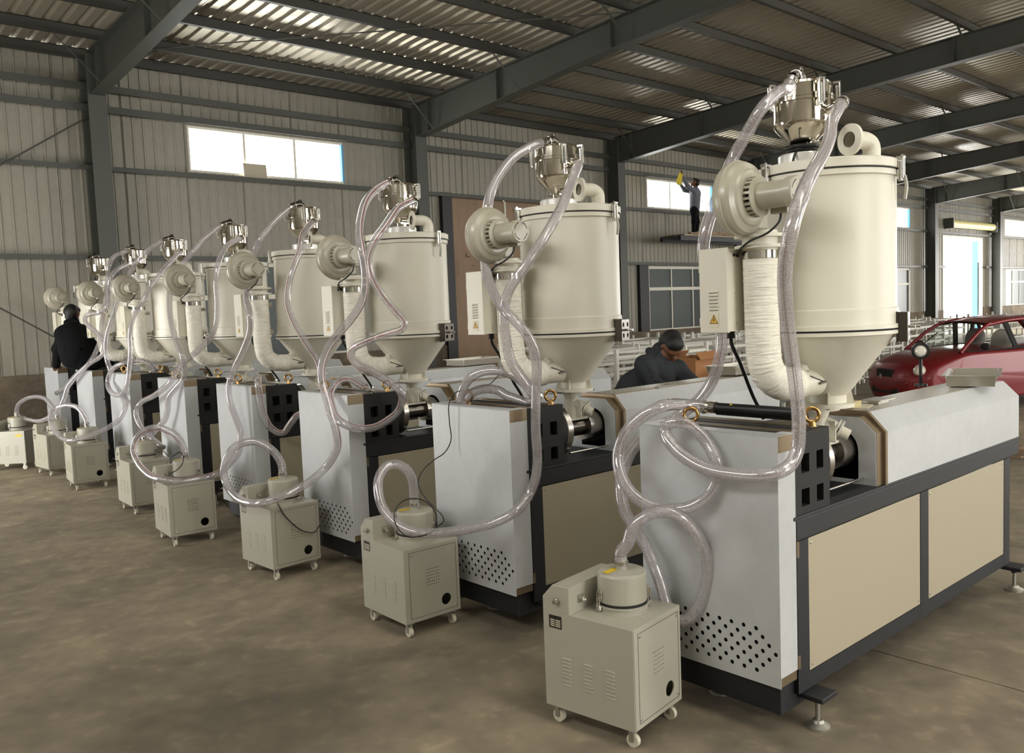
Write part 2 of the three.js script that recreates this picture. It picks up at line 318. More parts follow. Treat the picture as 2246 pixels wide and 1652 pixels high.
mesh('door_frame', [bb(32.9, 33.0, 0, 3.92, ZB - 0.1, ZB + 0.03), bb(37.0, 37.1, 0, 3.92, ZB - 0.1, ZB + 0.03), bb(33.0, 37.0, 3.84, 3.92, ZB - 0.1, ZB + 0.03)], M.frameW, door2);
mesh('door_leaf', [bb(36.9, 36.96, 0.05, 3.8, ZB - 0.34, ZB - 0.12)], M.frameB, door2, 'blue leaf standing open');
const shutter = thing('roller_shutter', 'pale yellow rolled shutter drum above the bright doorway', 'shutter', [35.3, 4.36, ZB + 0.24]);
mesh('rolled_slats', [cyl(0.15, 0.15, 4.6, [0, 0, 0], 'x', 16)], std('#d9d392', 0.5), shutter);
mesh('end_bracket', [bb(2.3, 2.36, -0.22, 0.2, -0.2, 0.18), cyl(0.06, 0.06, 0.18, [2.44, 0, 0], 'x', 10)], M.paintSteel, shutter); mesh('end_bracket', [bb(-2.36, -2.3, -0.2, 0.2, -0.2, 0.18)], M.paintSteel, shutter);

// ---------------------------------------------------------------- extruder: frame, drive guard, gearbox, barrel, hood
const ORD = ['nearest', 'second', 'third', 'fourth', 'fifth', 'sixth', 'seventh', 'last'];
const MX = [0, 0.037, 0.046, 0.051, 0.084, 0.116, 0.126, 0.113], MZ = [0, -1.466, -2.979, -4.336, -5.723, -7.242, -8.489, -9.842];
const G1 = 'extruders in the row';
M.slots = std('#ffffff', 0.35, 0.25, { map: tex(256, 256, [0.08, 0.08], (u, v) => { const c = (v * 4) % 1, o = Math.floor(v * 4) % 2 ? 0.5 : 0, a = (u * 2 + o) % 1; return a > 0.2 && a < 0.7 && c > 0.35 && c < 0.65 ? [122, 116, 104] : [214, 210, 200]; }) });
M.tape = std('#ffffff', 0.6, 0, { map: tex(256, 64, [0.5, 0.12], (u, v) => { const w = Math.abs(((u * 9 + 0.12 * Math.sin(v * 6)) % 1) - 0.5) * 2; return w < 0.12 ? [118, 104, 88] : [196, 188, 174]; }) });
function makeExtruder() {
  const t = thing('extruder', '', 'extruder', [0, 0, 0], 0, G1), zF = -0.37;
  const leg = (x0, x1, z0, z1) => bb(x0, x1, 0.141, 0.717, z0, z1);
  mesh('frame', [[0.12, 0.202], [1.18, 1.265], [2.218, 2.3]].flatMap(([a, b]) => [leg(a, b, -0.06, 0), leg(a, b, zF, zF + 0.06)]).concat(
    [bb(0.12, 2.3, 0.141, 0.205, -0.06, -0.0005), bb(0.12, 2.3, 0.141, 0.205, zF, zF + 0.06), bb(0.12, 2.435, 0.717, 0.8, -0.07, 0.001, 0.006), bb(0.12, 2.435, 0.717, 0.8, zF, zF + 0.07), bb(0.12, 0.2, 0.141, 0.205, zF + 0.06, -0.06), bb(2.22, 2.3, 0.141, 0.205, zF + 0.06, -0.06)]), M.dark, t);
  mesh('bed_plate', [bb(0.1, 2.435, 0.798, 0.812, zF - 0.005, 0.004, 0.003)], M.dark, t);
  for (const [a, b] of [[0.2035, 1.1785], [1.2665, 2.2165]]) for (const z of [-0.006, zF]) {
    const p = mesh('side_panel', [bb(a, b, 0.2065, 0.715, z, z + 0.004, 0.0015)], M.beige, t);
    if (z > -0.1) for (const [sx, sy] of [[a + 0.02, 0.228], [b - 0.02, 0.228], [a + 0.02, 0.695], [b - 0.02, 0.695]]) mesh('screw', [lathe([[0, 0.003], [0.005, 0.002], [0.006, 0]], [sx, sy, -0.002], 'z', 8)], M.screw, p);
  }
  for (const [x, z] of [[0.2, 0.03], [2.28, 0.03], [0.2, zF - 0.03], [2.28, zF - 0.03]]) {
    const f = mesh('levelling_foot', [bb(x - 0.055, x + 0.055, 0.118, 0.138, z - 0.05, z + 0.05, 0.004), cyl(0.016, 0.016, 0.02, [x, 0.108, z], 'y', 6)], M.dark, t);
    mesh('threaded_bolt', [rod([x, 0.02, z], [x, 0.12, z], 0.009, 10)], M.foot, f); mesh('pad', [lathe([[0, 0.03], [0.018, 0.03], [0.024, 0.02], [0.045, 0.008], [0.045, 0]], [x, 0, z], 'y', 18)], M.foot, f);
  }
  mesh('motor_base', [bb(0.03, 0.2, 0.085, 0.195, -0.6, -0.02, 0.004)], M.dark, t);
  // drive guard: a folded sheet with a field of round vent holes, film still on it
  const face = poly([[-0.626, 0.2], [0, 0.2], [0, 1.122], [-0.626, 1.122]]), shift = [0, 0.5, 1, 1.5, 1, 0.5, 0];
  for (let k = 0; k < 7; k++) for (let c = -0.1 + shift[k] * 0.053; c > -0.48 - shift[k] * 0.053; c -= 0.053) hole(face, round(c, 0.246 + k * 0.0262, 0.0085, 10));
  const guard = mesh('drive_guard', [ext(face, 0.002).rotateY(-PI / 2).translate(0.002, 0, 0), bb(0.002, 0.115, 0.24, 1.062, -0.002, 0), bb(0.002, 0.115, 0.2, 1.122, -0.626, -0.624)], M.film, t);
  mesh('bare_edge', [bb(0.002, 0.115, 1.062, 1.122, -0.0025, 0.0005)], M.bare, guard, 'bare metal edge where the film is peeled'); mesh('bare_edge', [bb(0.003, 0.115, 0.203, 0.24, -0.006, -0.004)], M.bare, guard, 'bare metal edge under the film');
  mesh('back_plate', [bb(0.1, 0.114, 0.2, 1.1, -0.62, -0.005)], M.dark, guard); mesh('belt_pulley', [cyl(0.11, 0.11, 0.06, [0.06, 0.95, -0.2], 'x', 28), cyl(0.07, 0.07, 0.06, [0.06, 0.42, -0.38], 'x', 24)], M.darkSteel, guard);
  mesh('top_rim', [bb(0, 0.37, 1.12, 1.124, -0.626, -0.59), bb(0, 0.068, 1.12, 1.124, -0.59, 0), bb(0.068, 0.115, 1.12, 1.124, -0.05, 0)], M.film, guard);
  for (let i = 0; i < 4; i++) mesh('top_slat', [box(0.06, 0.003, 0.55, 0.105 + i * 0.075, 1.117, -0.31).rotateZ(0)], i % 2 ? M.bare : M.dark, guard);
  for (const [p, q] of [[0.66, 0.72], [0.24, 0.29]]) mesh('side_clip', [bb(0.116, 0.13, p, q, -0.006, 0.004)], M.bare, guard);
  // gearbox with four recessed pockets, lifting eyes, output drum and polished flange
  const sh = poly([[0.117, 0.812], [0.372, 0.812], [0.372, 1.116], [0.117, 1.116]]);
  for (const [a, b] of [[0.165, 0.222], [0.275, 0.325]]) for (const [c, e] of [[0.84, 0.905], [0.965, 1.035]]) hole(sh, rect(a, b, c, e));
  const gear = mesh('gearbox', [ext(sh, 0.05).translate(0, 0, -0.053), bb(0.117, 0.372, 0.812, 1.116, -0.36, -0.053, 0.006), bb(0.117, 0.372, 0.812, 1.1, -0.6, -0.36, 0.006)], M.gear, t);
  mesh('output_drum', [lathe([[0, 0], [0.142, 0], [0.15, 0.008], [0.15, 0.062], [0.14, 0.072], [0, 0.072]], [0.37, 0.955, -0.18], 'x', 40)], M.gear, gear);
  for (const [x, z] of [[0.33, -0.05], [0.1, -0.443]]) {
    const e = mesh('lifting_eye', [new THREE.TorusGeometry(0.027, 0.0075, 8, 24).rotateY(-0.8).translate(x, 1.162, z), cyl(0.012, 0.017, 0.02, [x, 1.126, z], 'y', 14)], M.bronze, gear); void e;
  }
  mesh('chrome_knob', [lathe([[0, 0.038], [0.012, 0.036], [0.014, 0.03], [0.006, 0.026], [0.006, 0.018], [0.016, 0.016], [0.016, 0.01], [0.01, 0.006], [0.018, 0]], [0.24, 1.117, -0.07], 'y', 16)], M.chrome, gear);
  const barrel = mesh('barrel', [cyl(0.052, 0.052, 0.22, [0.58, 0.955, -0.18], 'x', 32)], M.darkSteel, t);
  mesh('polished_flange', [lathe([[0.05, 0], [0.138, 0], [0.142, 0.004], [0.142, 0.04], [0.138, 0.044], [0.05, 0.044]], [0.443, 0.955, -0.18], 'x', 48)], M.steel, barrel);
  mesh('feed_collar', [cyl(0.078, 0.078, 0.1, [0.735, 0.955, -0.18], 'x', 40)], M.steel, barrel); mesh('heater_band', [cyl(0.07, 0.07, 1.4, [1.5, 0.955, -0.18], 'x', 28)], M.darkSteel, barrel);
  mesh('tie_rod', [rod([0.48, 0.84, -0.07], [0.79, 0.84, -0.07], 0.006)], M.chrome, barrel);
  // hood with chamfered edges, its end plate standing proud, perforated top
  const prof = (o, top = 1.112) => poly([[0 - o, 0.812], [0 - o, 1.035], [-0.077 - o * 0.4, top - o], [-0.293 + o * 0.4, top - o], [-0.37 + o, 1.035], [-0.37 + o, 0.812]]);
  const turn = (g, x) => g.rotateY(-PI / 2).translate(x, 0, 0);    // extrusion axis z -> -x, profile x -> z
  const turnX = (s, d, x1) => turn(ext(s, d), x1);
  const edge = (o, top = 1.112) => [[0 - o, 0.812], [0 - o, 1.035], [-0.077 - o * 0.4, top - o], [-0.293 + o * 0.4, top - o], [-0.37 + o, 1.035], [-0.37 + o, 0.812]], arch = (o, q, top) => poly([...edge(o, top), ...edge(q).reverse()]);
  const hood = mesh('hood', [turnX(arch(0, 0.004), 1.58, 2.432), turnX(prof(0.002), 0.004, 2.432)], M.film, t);
  mesh('perforated_top', [bb(0.87, 2.42, 1.1121, 1.1136, -0.288, -0.082)], M.slots, hood);
  mesh('rim_flange', [turnX(arch(-0.003, 0.03, 1.115), 0.02, 0.853)], M.bare, hood, 'thin bare metal rim of the hood');
  const plate = prof(0.014); hole(plate, [...Array(13)].map((_, i) => [-0.18 + 0.09 * Math.cos(PI * i / 12), 0.955 + 0.09 * Math.sin(PI * i / 12)]).concat([[-0.27, 0.83], [-0.09, 0.83]]).reverse());
  mesh('end_band', [turnX(arch(0.012, 0.05), 0.05, 0.835)], M.bare, hood, 'brown side band of the end plate');
  mesh('end_plate', [turnX(plate, 0.003, 0.784)], M.film, hood);
  // feed throat casting between hopper and barrel
  const throat = mesh('feed_throat', [bb(0.535, 0.685, 0.998, 1.012, -0.235, -0.125, 0.003), lathe([[0.036, 0], [0.036, 0.1], [0.046, 0.13], [0.085, 0.132], [0.085, 0.146], [0, 0.146]], [0.61, 1.012, -0.175], 'y', 28), bb(0.606, 0.614, 1.012, 1.1, -0.215, -0.1), bb(0.56, 0.66, 1.012, 1.09, -0.179, -0.171)], M.cream, t);
  mesh('branch_pipe', [rod([0.625, 1.085, -0.155], [0.642, 1.064, -0.117], 0.031, 18), rod([0.642, 1.064, -0.117], [0.645, 1.06, -0.11], 0.046, 4), rod([0.647, 1.058, -0.106], [0.65, 1.054, -0.099], 0.046, 4), tube([[0.65, 1.054, -0.099], [0.657, 1.046, -0.0845], [0.664, 1.038, -0.07]], 0.023, 4, 20), tube([[0.65, 1.054, -0.099], [0.657, 1.046, -0.0845], [0.664, 1.038, -0.07]], 0.019, 4, 20)], M.cream, throat);
  return t;
}
const extruder0 = makeExtruder();
const LBL_EX = ['nearest extruder, its long beige-panelled side in full view at the right', 'second extruder from the right, thin black cable hanging over its pale end guard', 'third extruder from the right, hose coil hanging before its black gearbox',
  'fourth extruder from the right, one hose drooping across its gearbox side', 'fifth extruder from the right, drive guard behind the two close suction units', 'sixth extruder from the right, small hose coil hanging at its guard top',
  'seventh extruder from the right, partly behind the seated man in black', 'farthest extruder at the wall, with the man in black sitting on it'];
const tapes = [];
const EX = MX.map((x, i) => { const e = i ? dup(extruder0, LBL_EX[i], [x, 0, MZ[i]]) : extruder0; e.userData.label = LBL_EX[i]; return e; });
void tapes;
for (let i = 1; i < 6; i++) mesh('tape_strip', [bb(0.9, 2.4, 1.1137, 1.1143, -0.15, -0.084)], M.tape, EX[i], 'crinkled cream tape along the hood top');

// ---------------------------------------------------------------- hopper dryer standing on the feed throat
const G2 = 'hopper dryers on the extruders';
function signTexture() {
  const c = document.createElement('canvas'); c.width = 256; c.height = 300; const k = c.getContext('2d');
  k.fillStyle = '#d9d2b6'; k.fillRect(0, 0, 256, 300);
  k.fillStyle = '#141210'; k.beginPath(); k.moveTo(128, 8); k.lineTo(250, 226); k.lineTo(6, 226); k.fill();
  k.fillStyle = '#d7a32a'; k.beginPath(); k.moveTo(128, 40); k.lineTo(224, 210); k.lineTo(32, 210); k.fill();
  k.fillStyle = '#141210'; k.beginPath(); k.moveTo(138, 78); k.lineTo(98, 148); k.lineTo(126, 148); k.lineTo(104, 200); k.lineTo(160, 130); k.lineTo(132, 130); k.lineTo(152, 78); k.fill();
  k.font = 'bold 44px sans-serif'; k.textAlign = 'center'; k.fillText('有电危险', 128, 284);
  const t = new THREE.CanvasTexture(c); t.colorSpace = THREE.SRGBColorSpace; return t;
}
M.sign = std('#ffffff', 0.5, 0, { map: signTexture() });
function decal(w, h, place, mat, parent, name) { const g = new THREE.PlaneGeometry(w, h); g.userData.keepUv = true; const m = mesh(name, [place(Object.assign(g.toNonIndexed(), { userData: { keepUv: true } }))], mat, parent); return m; }
function makeHopper() {
  const t = thing('hopper_dryer', '', 'hopper dryer', [0, 0, 0], 0, G2), A = [0.6, 0, -0.14];
  const body = mesh('drying_barrel', [lathe([[0.255, 1.478], [0.276, 1.478], [0.276, 1.494], [0.268, 1.496], [0.268, 1.556], [0.263, 1.56], [0.263, 2.062], [0.272, 2.066], [0.272, 2.088], [0.25, 2.088]], A, 'y', 72)], M.cream, t);
  mesh('lid', [lathe([[0.272, 2.0905], [0.278, 2.094], [0.278, 2.124], [0.27, 2.13], [0, 2.134]], A, 'y', 72)], M.cream, body);
  mesh('lid_gasket', [lathe([[0.27, 2.086], [0.2745, 2.087], [0.2745, 2.092], [0.27, 2.092]], A, 'y', 72)], M.rubber, body);
  mesh('joint_gasket', [lathe([[0.26, 1.47], [0.273, 1.4705], [0.273, 1.4785], [0.26, 1.479]], A, 'y', 72)], M.rubber, body);
  const cone = mesh('cone', [lathe([[0.25, 1.47], [0.276, 1.47], [0.276, 1.456], [0.258, 1.452], [0.082, 1.214], [0.072, 1.208], [0.072, 1.176], [0.102, 1.174], [0.102, 1.158], [0.06, 1.158]], A, 'y', 72)], M.cream, t);
  for (let k = 0; k < 4; k++) mesh('gusset', [ext(poly([[0.07, 1.175], [0.1, 1.175], [0.1, 1.178], [0.09, 1.222], [0.07, 1.225]]), 0.005).translate(0, 0, -0.0025).rotateY(k * PI / 2 + 0.5).translate(...A)], M.cream, cone);
  mesh('slide_plate', [bb(0.53, 0.72, 1.152, 1.1575, -0.2, -0.1), bb(0.44, 0.53, 1.152, 1.1575, -0.19, -0.15)], M.darkSteel, cone);
  for (const a of [2.75, 0.85, -1.4]) {                          // toggle latches of the lid
    const P = (g) => g.rotateY(a).translate(...A);
    const l = mesh('lid_latch', [P(bb(0.279, 0.292, 2.04, 2.12, -0.016, 0.016, 0.003)), P(rod([0.295, 2.05, -0.012], [0.295, 2.135, -0.012], 0.004)), P(rod([0.295, 2.05, 0.012], [0.295, 2.135, 0.012], 0.004)), P(rod([0.295, 2.135, -0.016], [0.295, 2.135, 0.016], 0.006)), P(bb(0.27, 0.3, 2.126, 2.134, -0.014, 0.014))], M.chrome, body);
    mesh('lever', [P(tube([[0.3, 2.06, 0], [0.306, 2.02, 0], [0.3, 1.97, 0]], 0.007, 8, 6))], M.foot, l);
  }
  { const P = (g) => g.rotateY(-1.22).translate(...A);             // clamping block across the barrel joint
    const s = poly([[-0.055, 1.425], [0.055, 1.425], [0.055, 1.535], [-0.055, 1.535]]);
    for (const x of [-0.03, 0.03]) for (const y of [1.452, 1.508]) hole(s, round(x, y, 0.013, 10));
    const h = mesh('joint_clamp', [P(ext(s, 0.03, 0.003).rotateY(PI / 2).translate(0.272, 0, 0))], M.darkSteel, body);
    mesh('clamp_back', [P(bb(0.262, 0.27, 1.42, 1.54, -0.058, 0.058))], M.darkSteel, h);
    mesh('clamp_bar', [P(bb(0.3, 0.33, 1.474, 1.486, -0.02, 0.02, 0.003)), P(rod([0.285, 1.48, 0], [0.345, 1.48, 0], 0.006))], M.chrome, h);
  }
  const vent = mesh('vent_elbow', [tube([[0.665, 2.13, 0.02], [0.665, 2.16, 0.02], [0.665, 2.18, 0.02], [0.658, 2.2, 0.018], [0.636, 2.214, 0.008], [0.6, 2.216, -0.005], [0.572, 2.216, -0.015]], 0.034, 28, 20)], M.cream, body);
  { const T = (g) => g.rotateY(-0.31).translate(0.565, 2.216, -0.017); mesh('vent_flange', [T(lathe([[0.03, 0.006], [0.061, 0.006], [0.061, -0.006], [0.03, -0.006]], [0, 0, 0], 'x', 32))], M.cream, vent); }
  // blower, motor, and the bandaged hot-air duct
  const bc = [0.105, 1.985, -0.215], blower = mesh('blower', [lathe([[0, -0.052], [0.1, -0.05], [0.128, -0.038], [0.136, -0.02], [0.139, -0.004], [0.139, 0.004], [0.136, 0.02], [0.128, 0.034], [0.108, 0.044], [0.1, 0.052], [0.088, 0.056], [0, 0.056]], bc, 'z', 56),
    bb(0.155, 0.235, 1.862, 1.99, -0.258, -0.172, 0.02), bb(0.1, 0.235, 1.915, 1.99, -0.258, -0.172, 0.012)], M.blower, t);
  mesh('seam_ring', [ringTorus(0.139, 0.004, bc, 'z', 48)], M.blower, blower);
  mesh('vent_collar', [lathe([[0.06, 0.024], [0.074, 0.025], [0.074, 0.03], [0.06, 0.036], [0.05, 0.036]], [bc[0], bc[1], bc[2] + 0.056], 'z', 36)], M.blower, blower); mesh('dark_core', [cyl(0.052, 0.052, 0.03, [bc[0], bc[1], bc[2] + 0.068], 'z', 28)], M.rubber, blower);  // black cylinder added behind the vent bars so the gaps look dark
  for (let k = 0; k < 22; k++) mesh('vent_bar', [box(0.009, 0.012, 0.026, 0, 0.068, 0.068).rotateZ(k / 22 * 2 * PI).translate(...bc)], M.blower, blower);
  const motor = mesh('motor', [cyl(0.048, 0.05, 0.115, [bc[0], bc[1], bc[2] + 0.145], 'z', 32), lathe([[0.048, 0], [0.056, 0.002], [0.056, 0.03], [0.053, 0.035], [0.05, 0.035], [0.05, 0.02], [0, 0.02]], [bc[0], bc[1], bc[2] + 0.2], 'z', 32), box(0.035, 0.05, 0.07, bc[0] + 0.045, bc[1] - 0.042, bc[2] + 0.14, 0.004)], M.blower, blower);
  { const e = poly(round(0, 0, 0.0502, 32).reverse()), P = (r, a) => [r * Math.cos(a), r * Math.sin(a)]; for (let k = 0; k < 4; k++) { const A = Array.from({ length: 7 }, (_, i) => k * PI / 2 + 0.3 + i * 0.18); hole(e, [...A.map((a) => P(0.044, a)), ...A.slice().reverse().map((a) => P(0.0395, a))].reverse()); }
    mesh('end_cap', [ext(e, 0.003).translate(bc[0], bc[1], bc[2] + 0.2325)], M.blower, motor); }
  mesh('motor_plate', [box(0.05, 0.028, 0.002, 0, 0.052, 0).rotateX(-PI / 2).rotateX(0).translate(bc[0], bc[1] - 0.0, bc[2] + 0.14)], M.foot, motor);
  const duct = mesh('air_duct', [lathe([[0.066, 1.76], [0.066, 1.868], [0.05, 1.868]], [0.205, 0, -0.2], 'y', 28)], M.cream, t);
  for (const y of [1.848, 1.808]) mesh('duct_flange', [lathe([[0.06, -0.006], [0.094, -0.006], [0.094, 0.006], [0.06, 0.006]], [0.205, y, -0.2], 'y', 36)], M.cream, duct);
  mesh('tape_band', [lathe([[0.0665, 1.762], [0.0675, 1.764], [0.0675, 1.792], [0.0665, 1.794]], [0.205, 0, -0.2], 'y', 28)], M.chrome, duct);
  const path = curve([[0.205, 1.77, -0.2], [0.205, 1.6, -0.197], [0.206, 1.43, -0.194], [0.222, 1.335, -0.188], [0.275, 1.285, -0.176], [0.34, 1.272, -0.166], [0.39, 1.27, -0.16]]);
  const wg = new THREE.TubeGeometry(path, 150, 0.064, 28), wp = wg.attributes.position;
  for (let i = 0; i < wp.count; i++) { const ring = Math.floor(i / 29), c = path.getPointAt(Math.min(1, ring / 150)), k = 1 + 0.035 * wrapN((i % 29) / 28 + ring * 0.004, ring / 40, 22, 2) + ((ring % 7) < 1 ? 0.02 : 0); wp.setXYZ(i, c.x + (wp.getX(i) - c.x) * k, c.y + (wp.getY(i) - c.y) * k, c.z + (wp.getZ(i) - c.z) * k); }
  wg.computeVertexNormals(); { const q = wg.attributes.uv; for (let i = 0; i < q.count; i++) q.setXY(i, q.getX(i) * 0.75, q.getY(i) * 0.4); }
  mesh('duct_wrap', [Object.assign(wg.toNonIndexed(), { userData: { keepUv: true } })], M.wrap, duct, 'duct wrapped in white bandage');
  const spig = mesh('hot_air_inlet', [rod([0.385, 1.27, -0.16], [0.5, 1.27, -0.145], 0.058, 28), rod([0.382, 1.27, -0.161], [0.394, 1.27, -0.159], 0.066, 28), lathe([[0.03, 0], [0.022, 0.018], [0.005, 0.03], [0, 0.036]], [0.42, 1.322, -0.155], 'y', 14)], M.cream, cone);
  mesh('inlet_pin', [rod([0.40, 1.30, -0.105], [0.475, 1.272, -0.088], 0.003), rod([0.44, 1.268, -0.088], [0.48, 1.272, -0.085], 0.005)], M.darkSteel, spig);
  // control box on two brackets
  const cb = mesh('control_box', [bb(0.248, 0.25, 1.49, 1.806, -0.392, -0.274), bb(0.102, 0.248, 1.49, 1.492, -0.392, -0.274), bb(0.102, 0.248, 1.804, 1.806, -0.392, -0.274), bb(0.102, 0.248, 1.492, 1.804, -0.276, -0.274), bb(0.102, 0.248, 1.492, 1.804, -0.392, -0.39)], M.cream, t);
  const ds = poly(rect(-0.396, -0.272, 1.488, 1.808).reverse()); for (let k = 0; k < 6; k++) hole(ds, rect(-0.353, -0.313, 1.5695 + k * 0.0135, 1.5745 + k * 0.0135));
  const door = mesh('box_door', [ext(ds, 0.009, 0.002).rotateY(-PI / 2).translate(0.0995, 0, 0)], M.cream, cb);
  for (const y of [1.53, 1.735]) mesh('hinge', [rod([0.094, y - 0.014, -0.399], [0.094, y + 0.014, -0.399], 0.004)], M.screw, door);
  for (let k = 0; k < 6; k++) { const q = mesh('louvre', [ext(poly([[0, 0.004], [-0.006, 0.005], [-0.006, 0.007], [0, 0.011]]), 0.044).translate(0.088, 1.57 + k * 0.0135, -0.355)], M.cream, door); void q; }
  decal(0.042, 0.05, (g) => g.rotateY(-PI / 2).translate(0.0872, 1.534, -0.333), M.sign, door, 'warning_sign');
  mesh('bracket', [bb(0.25, 0.345, 1.5, 1.53, -0.31, -0.276), bb(0.25, 0.345, 1.71, 1.74, -0.31, -0.276), bb(0.25, 0.3, 1.53, 1.71, -0.3, -0.296)], M.cream, cb);
  for (let k = 0; k < 6; k++) mesh('screw', [cyl(0.003, 0.003, 0.003, [0.15 + (k % 2) * 0.075, 1.52 + Math.floor(k / 2) * 0.12, -0.2735], 'z', 8)], M.screw, cb);
  for (const g of [cyl(0.014, 0.016, 0.03, [0.18, 1.476, -0.32], 'y', 12), cyl(0.006, 0.006, 0.006, [0.14, 1.782, -0.272], 'z', 10), cyl(0.008, 0.008, 0.006, [0.163, 1.782, -0.272], 'z', 10)]) mesh('cable_gland', [g], M.black, cb);
  mesh('motor_cable', [tube([[0.163, 1.782, -0.268], [0.12, 1.797, -0.235], [0.092, 1.825, -0.17], [0.1, 1.85, -0.1], [0.13, 1.89, -0.07], [0.148, 1.94, -0.075]], 0.0045, 40, 6)], M.plug, cb);
  mesh('power_cable', [tube([[0.18, 1.47, -0.32], [0.184, 1.44, -0.32], [0.24, 1.36, -0.32], [0.32, 1.22, -0.315], [0.36, 1.16, -0.31], [0.38, 1.12, -0.305]], 0.0075, 40, 8)], M.plug, cb);
  return t;
}
const hopper0 = makeHopper();
const LBL_HO = ['nearest and tallest cream hopper dryer, beside the red car in the picture', 'second hopper dryer from the right, before the brown plywood boards', 'third hopper dryer from the right, cream barrel before the dark column and the boards',
  'fourth hopper dryer from the right, barrel half behind the blower of its right neighbour', 'fifth hopper dryer from the right, its barrel cut by a looping hose', 'sixth hopper dryer from the right, barrel hidden behind duct and hoses',
  'seventh hopper dryer from the right, just right of the seated man', 'farthest hopper dryer, its blower showing above the seated man'];
MX.forEach((x, i) => { const p = [x + (i === 0 ? 0.025 : 0), 0, MZ[i]]; const h = i ? dup(hopper0, LBL_HO[i], p) : hopper0; h.position.set(...p); h.userData.label = LBL_HO[i]; });

// ---------------------------------------------------------------- stainless vacuum receiver on the lid
M.standBox = std('#dcdbd6', 0.3, 0.45);
const G3 = 'stainless receivers on the hopper lids';
function makeReceiver() {
  const t = thing('vacuum_receiver', '', 'receiver', [0, 0, 0], 0, G3), A = [0.655, 0, -0.255];
  mesh('stand_box', [lathe([[0.1, 2.134], [0.1, 2.19], [0.094, 2.196], [0, 2.196]], A, 'y', 40)], M.standBox, t);
  const b = mesh('funnel_body', [lathe([[0.032, 2.196], [0.034, 2.215], [0.036, 2.222, 1], [0.06, 2.25, 1], [0.098, 2.29, 1], [0.11, 2.305, 1], [0.117, 2.322, 1], [0.118, 2.4], [0.128, 2.4], [0.128, 2.412], [0.118, 2.413]], A, 'y', 56)], M.mirror, t);
  const top = mesh('lid', [lathe([[0.128, 2.4135], [0.128, 2.424], [0.119, 2.425], [0.119, 2.468], [0.114, 2.478, 1], [0.1, 2.484, 1], [0.06, 2.487, 1], [0, 2.488, 1]], A, 'y', 56)], M.mirror, t);
  for (const a of [2.6, 0.9, -1.1, 4.2]) { const P = (g) => g.rotateY(a).translate(...A); mesh('latch', [P(bb(0.129, 0.14, 2.37, 2.46, -0.012, 0.012, 0.003)), P(rod([0.146, 2.38, -0.01], [0.146, 2.47, -0.01], 0.004)), P(rod([0.146, 2.38, 0.01], [0.146, 2.47, 0.01], 0.004)), P(bb(0.12, 0.15, 2.468, 2.476, -0.013, 0.013))], M.chrome, b); }
  mesh('suction_elbow', [tube([[0.655, 2.485, -0.255], [0.648, 2.5, -0.252], [0.62, 2.512, -0.246], [0.585, 2.503, -0.24], [0.54, 2.488, -0.234]], 0.022, 20, 14), cyl(0.012, 0.02, 0.03, [0.63, 2.53, -0.25], 'y', 12)], M.darkSteel, top);
  mesh('hose_clip', [ringTorus(0.026, 0.004, [0.575, 2.499, -0.239], 'x')], M.chrome, top);
  mesh('inlet_pipe', [tube([[0.655, 2.352, -0.15], [0.652, 2.364, -0.115], [0.648, 2.366, -0.09], [0.645, 2.35, -0.075]], 0.021, 16, 14)], M.chrome, b);
  mesh('flap_box', [bb(0.62, 0.69, 2.216, 2.226, -0.3, -0.21), rod([0.62, 2.235, -0.2], [0.7, 2.235, -0.17], 0.008)], M.chrome, b);
  return t;
}
const receiver0 = makeReceiver();
const LBL_RE = ['nearest stainless receiver, largest in view, black cable bundle under its cone', 'second stainless receiver from the right, above the plywood boards', 'third stainless receiver from the right, against the dark column',
  'fourth stainless receiver from the right, under the long bright window end', 'fifth stainless receiver from the right, small, mirror bright', 'sixth stainless receiver from the right', 'seventh stainless receiver from the right, small among crossing hoses', 'farthest stainless receiver, no hose on its top'];
const REC = MX.map((x, i) => { const p = [x + (i === 0 ? 0.0 : -0.01), i === 0 ? 0.005 : 0, MZ[i]]; const h = i ? dup(receiver0, LBL_RE[i], p) : receiver0; h.position.set(...p); h.userData.label = LBL_RE[i]; return h; });
const bundle = [0, 1, 2].flatMap((k) => [ringTorus(0.05 + 0.008 * k, 0.009, [0.655, 2.205 + 0.012 * k, -0.255], 'y')]);
tag(mesh('cable_bundle', [...bundle, tube([[0.6, 2.21, -0.24], [0.55, 2.19, -0.23], [0.52, 2.15, -0.22], [0.52, 2.136, -0.2]], 0.006, 20, 6)], M.plug), 'black cable wound round the outlet of the nearest stainless receiver', 'cable');

// ---------------------------------------------------------------- suction unit on castors
const G4 = 'suction units on the floor';
function plateTexture() {
  const c = document.createElement('canvas'); c.width = 192; c.height = 160; const k = c.getContext('2d');
  k.fillStyle = '#2b2926'; k.fillRect(0, 0, 192, 160); k.fillStyle = '#b9b39c'; k.font = 'bold 22px sans-serif'; k.fillText('真空吸料机', 30, 34);
  for (let r = 0; r < 4; r++) { k.fillStyle = '#cfc9b2'; k.fillRect(20, 50 + r * 25, 66, 15); k.fillRect(98, 50 + r * 25, 74, 15); k.fillStyle = '#2b2926'; k.font = '12px sans-serif'; k.fillText(['型号', '功率', '编号', '日期'][r], 26, 62 + r * 25); }
  const t = new THREE.CanvasTexture(c); t.colorSpace = THREE.SRGBColorSpace; return t;
}
M.plate = std('#ffffff', 0.4, 0.2, { map: plateTexture() });
M.yellow = std('#d8b62c', 0.5);
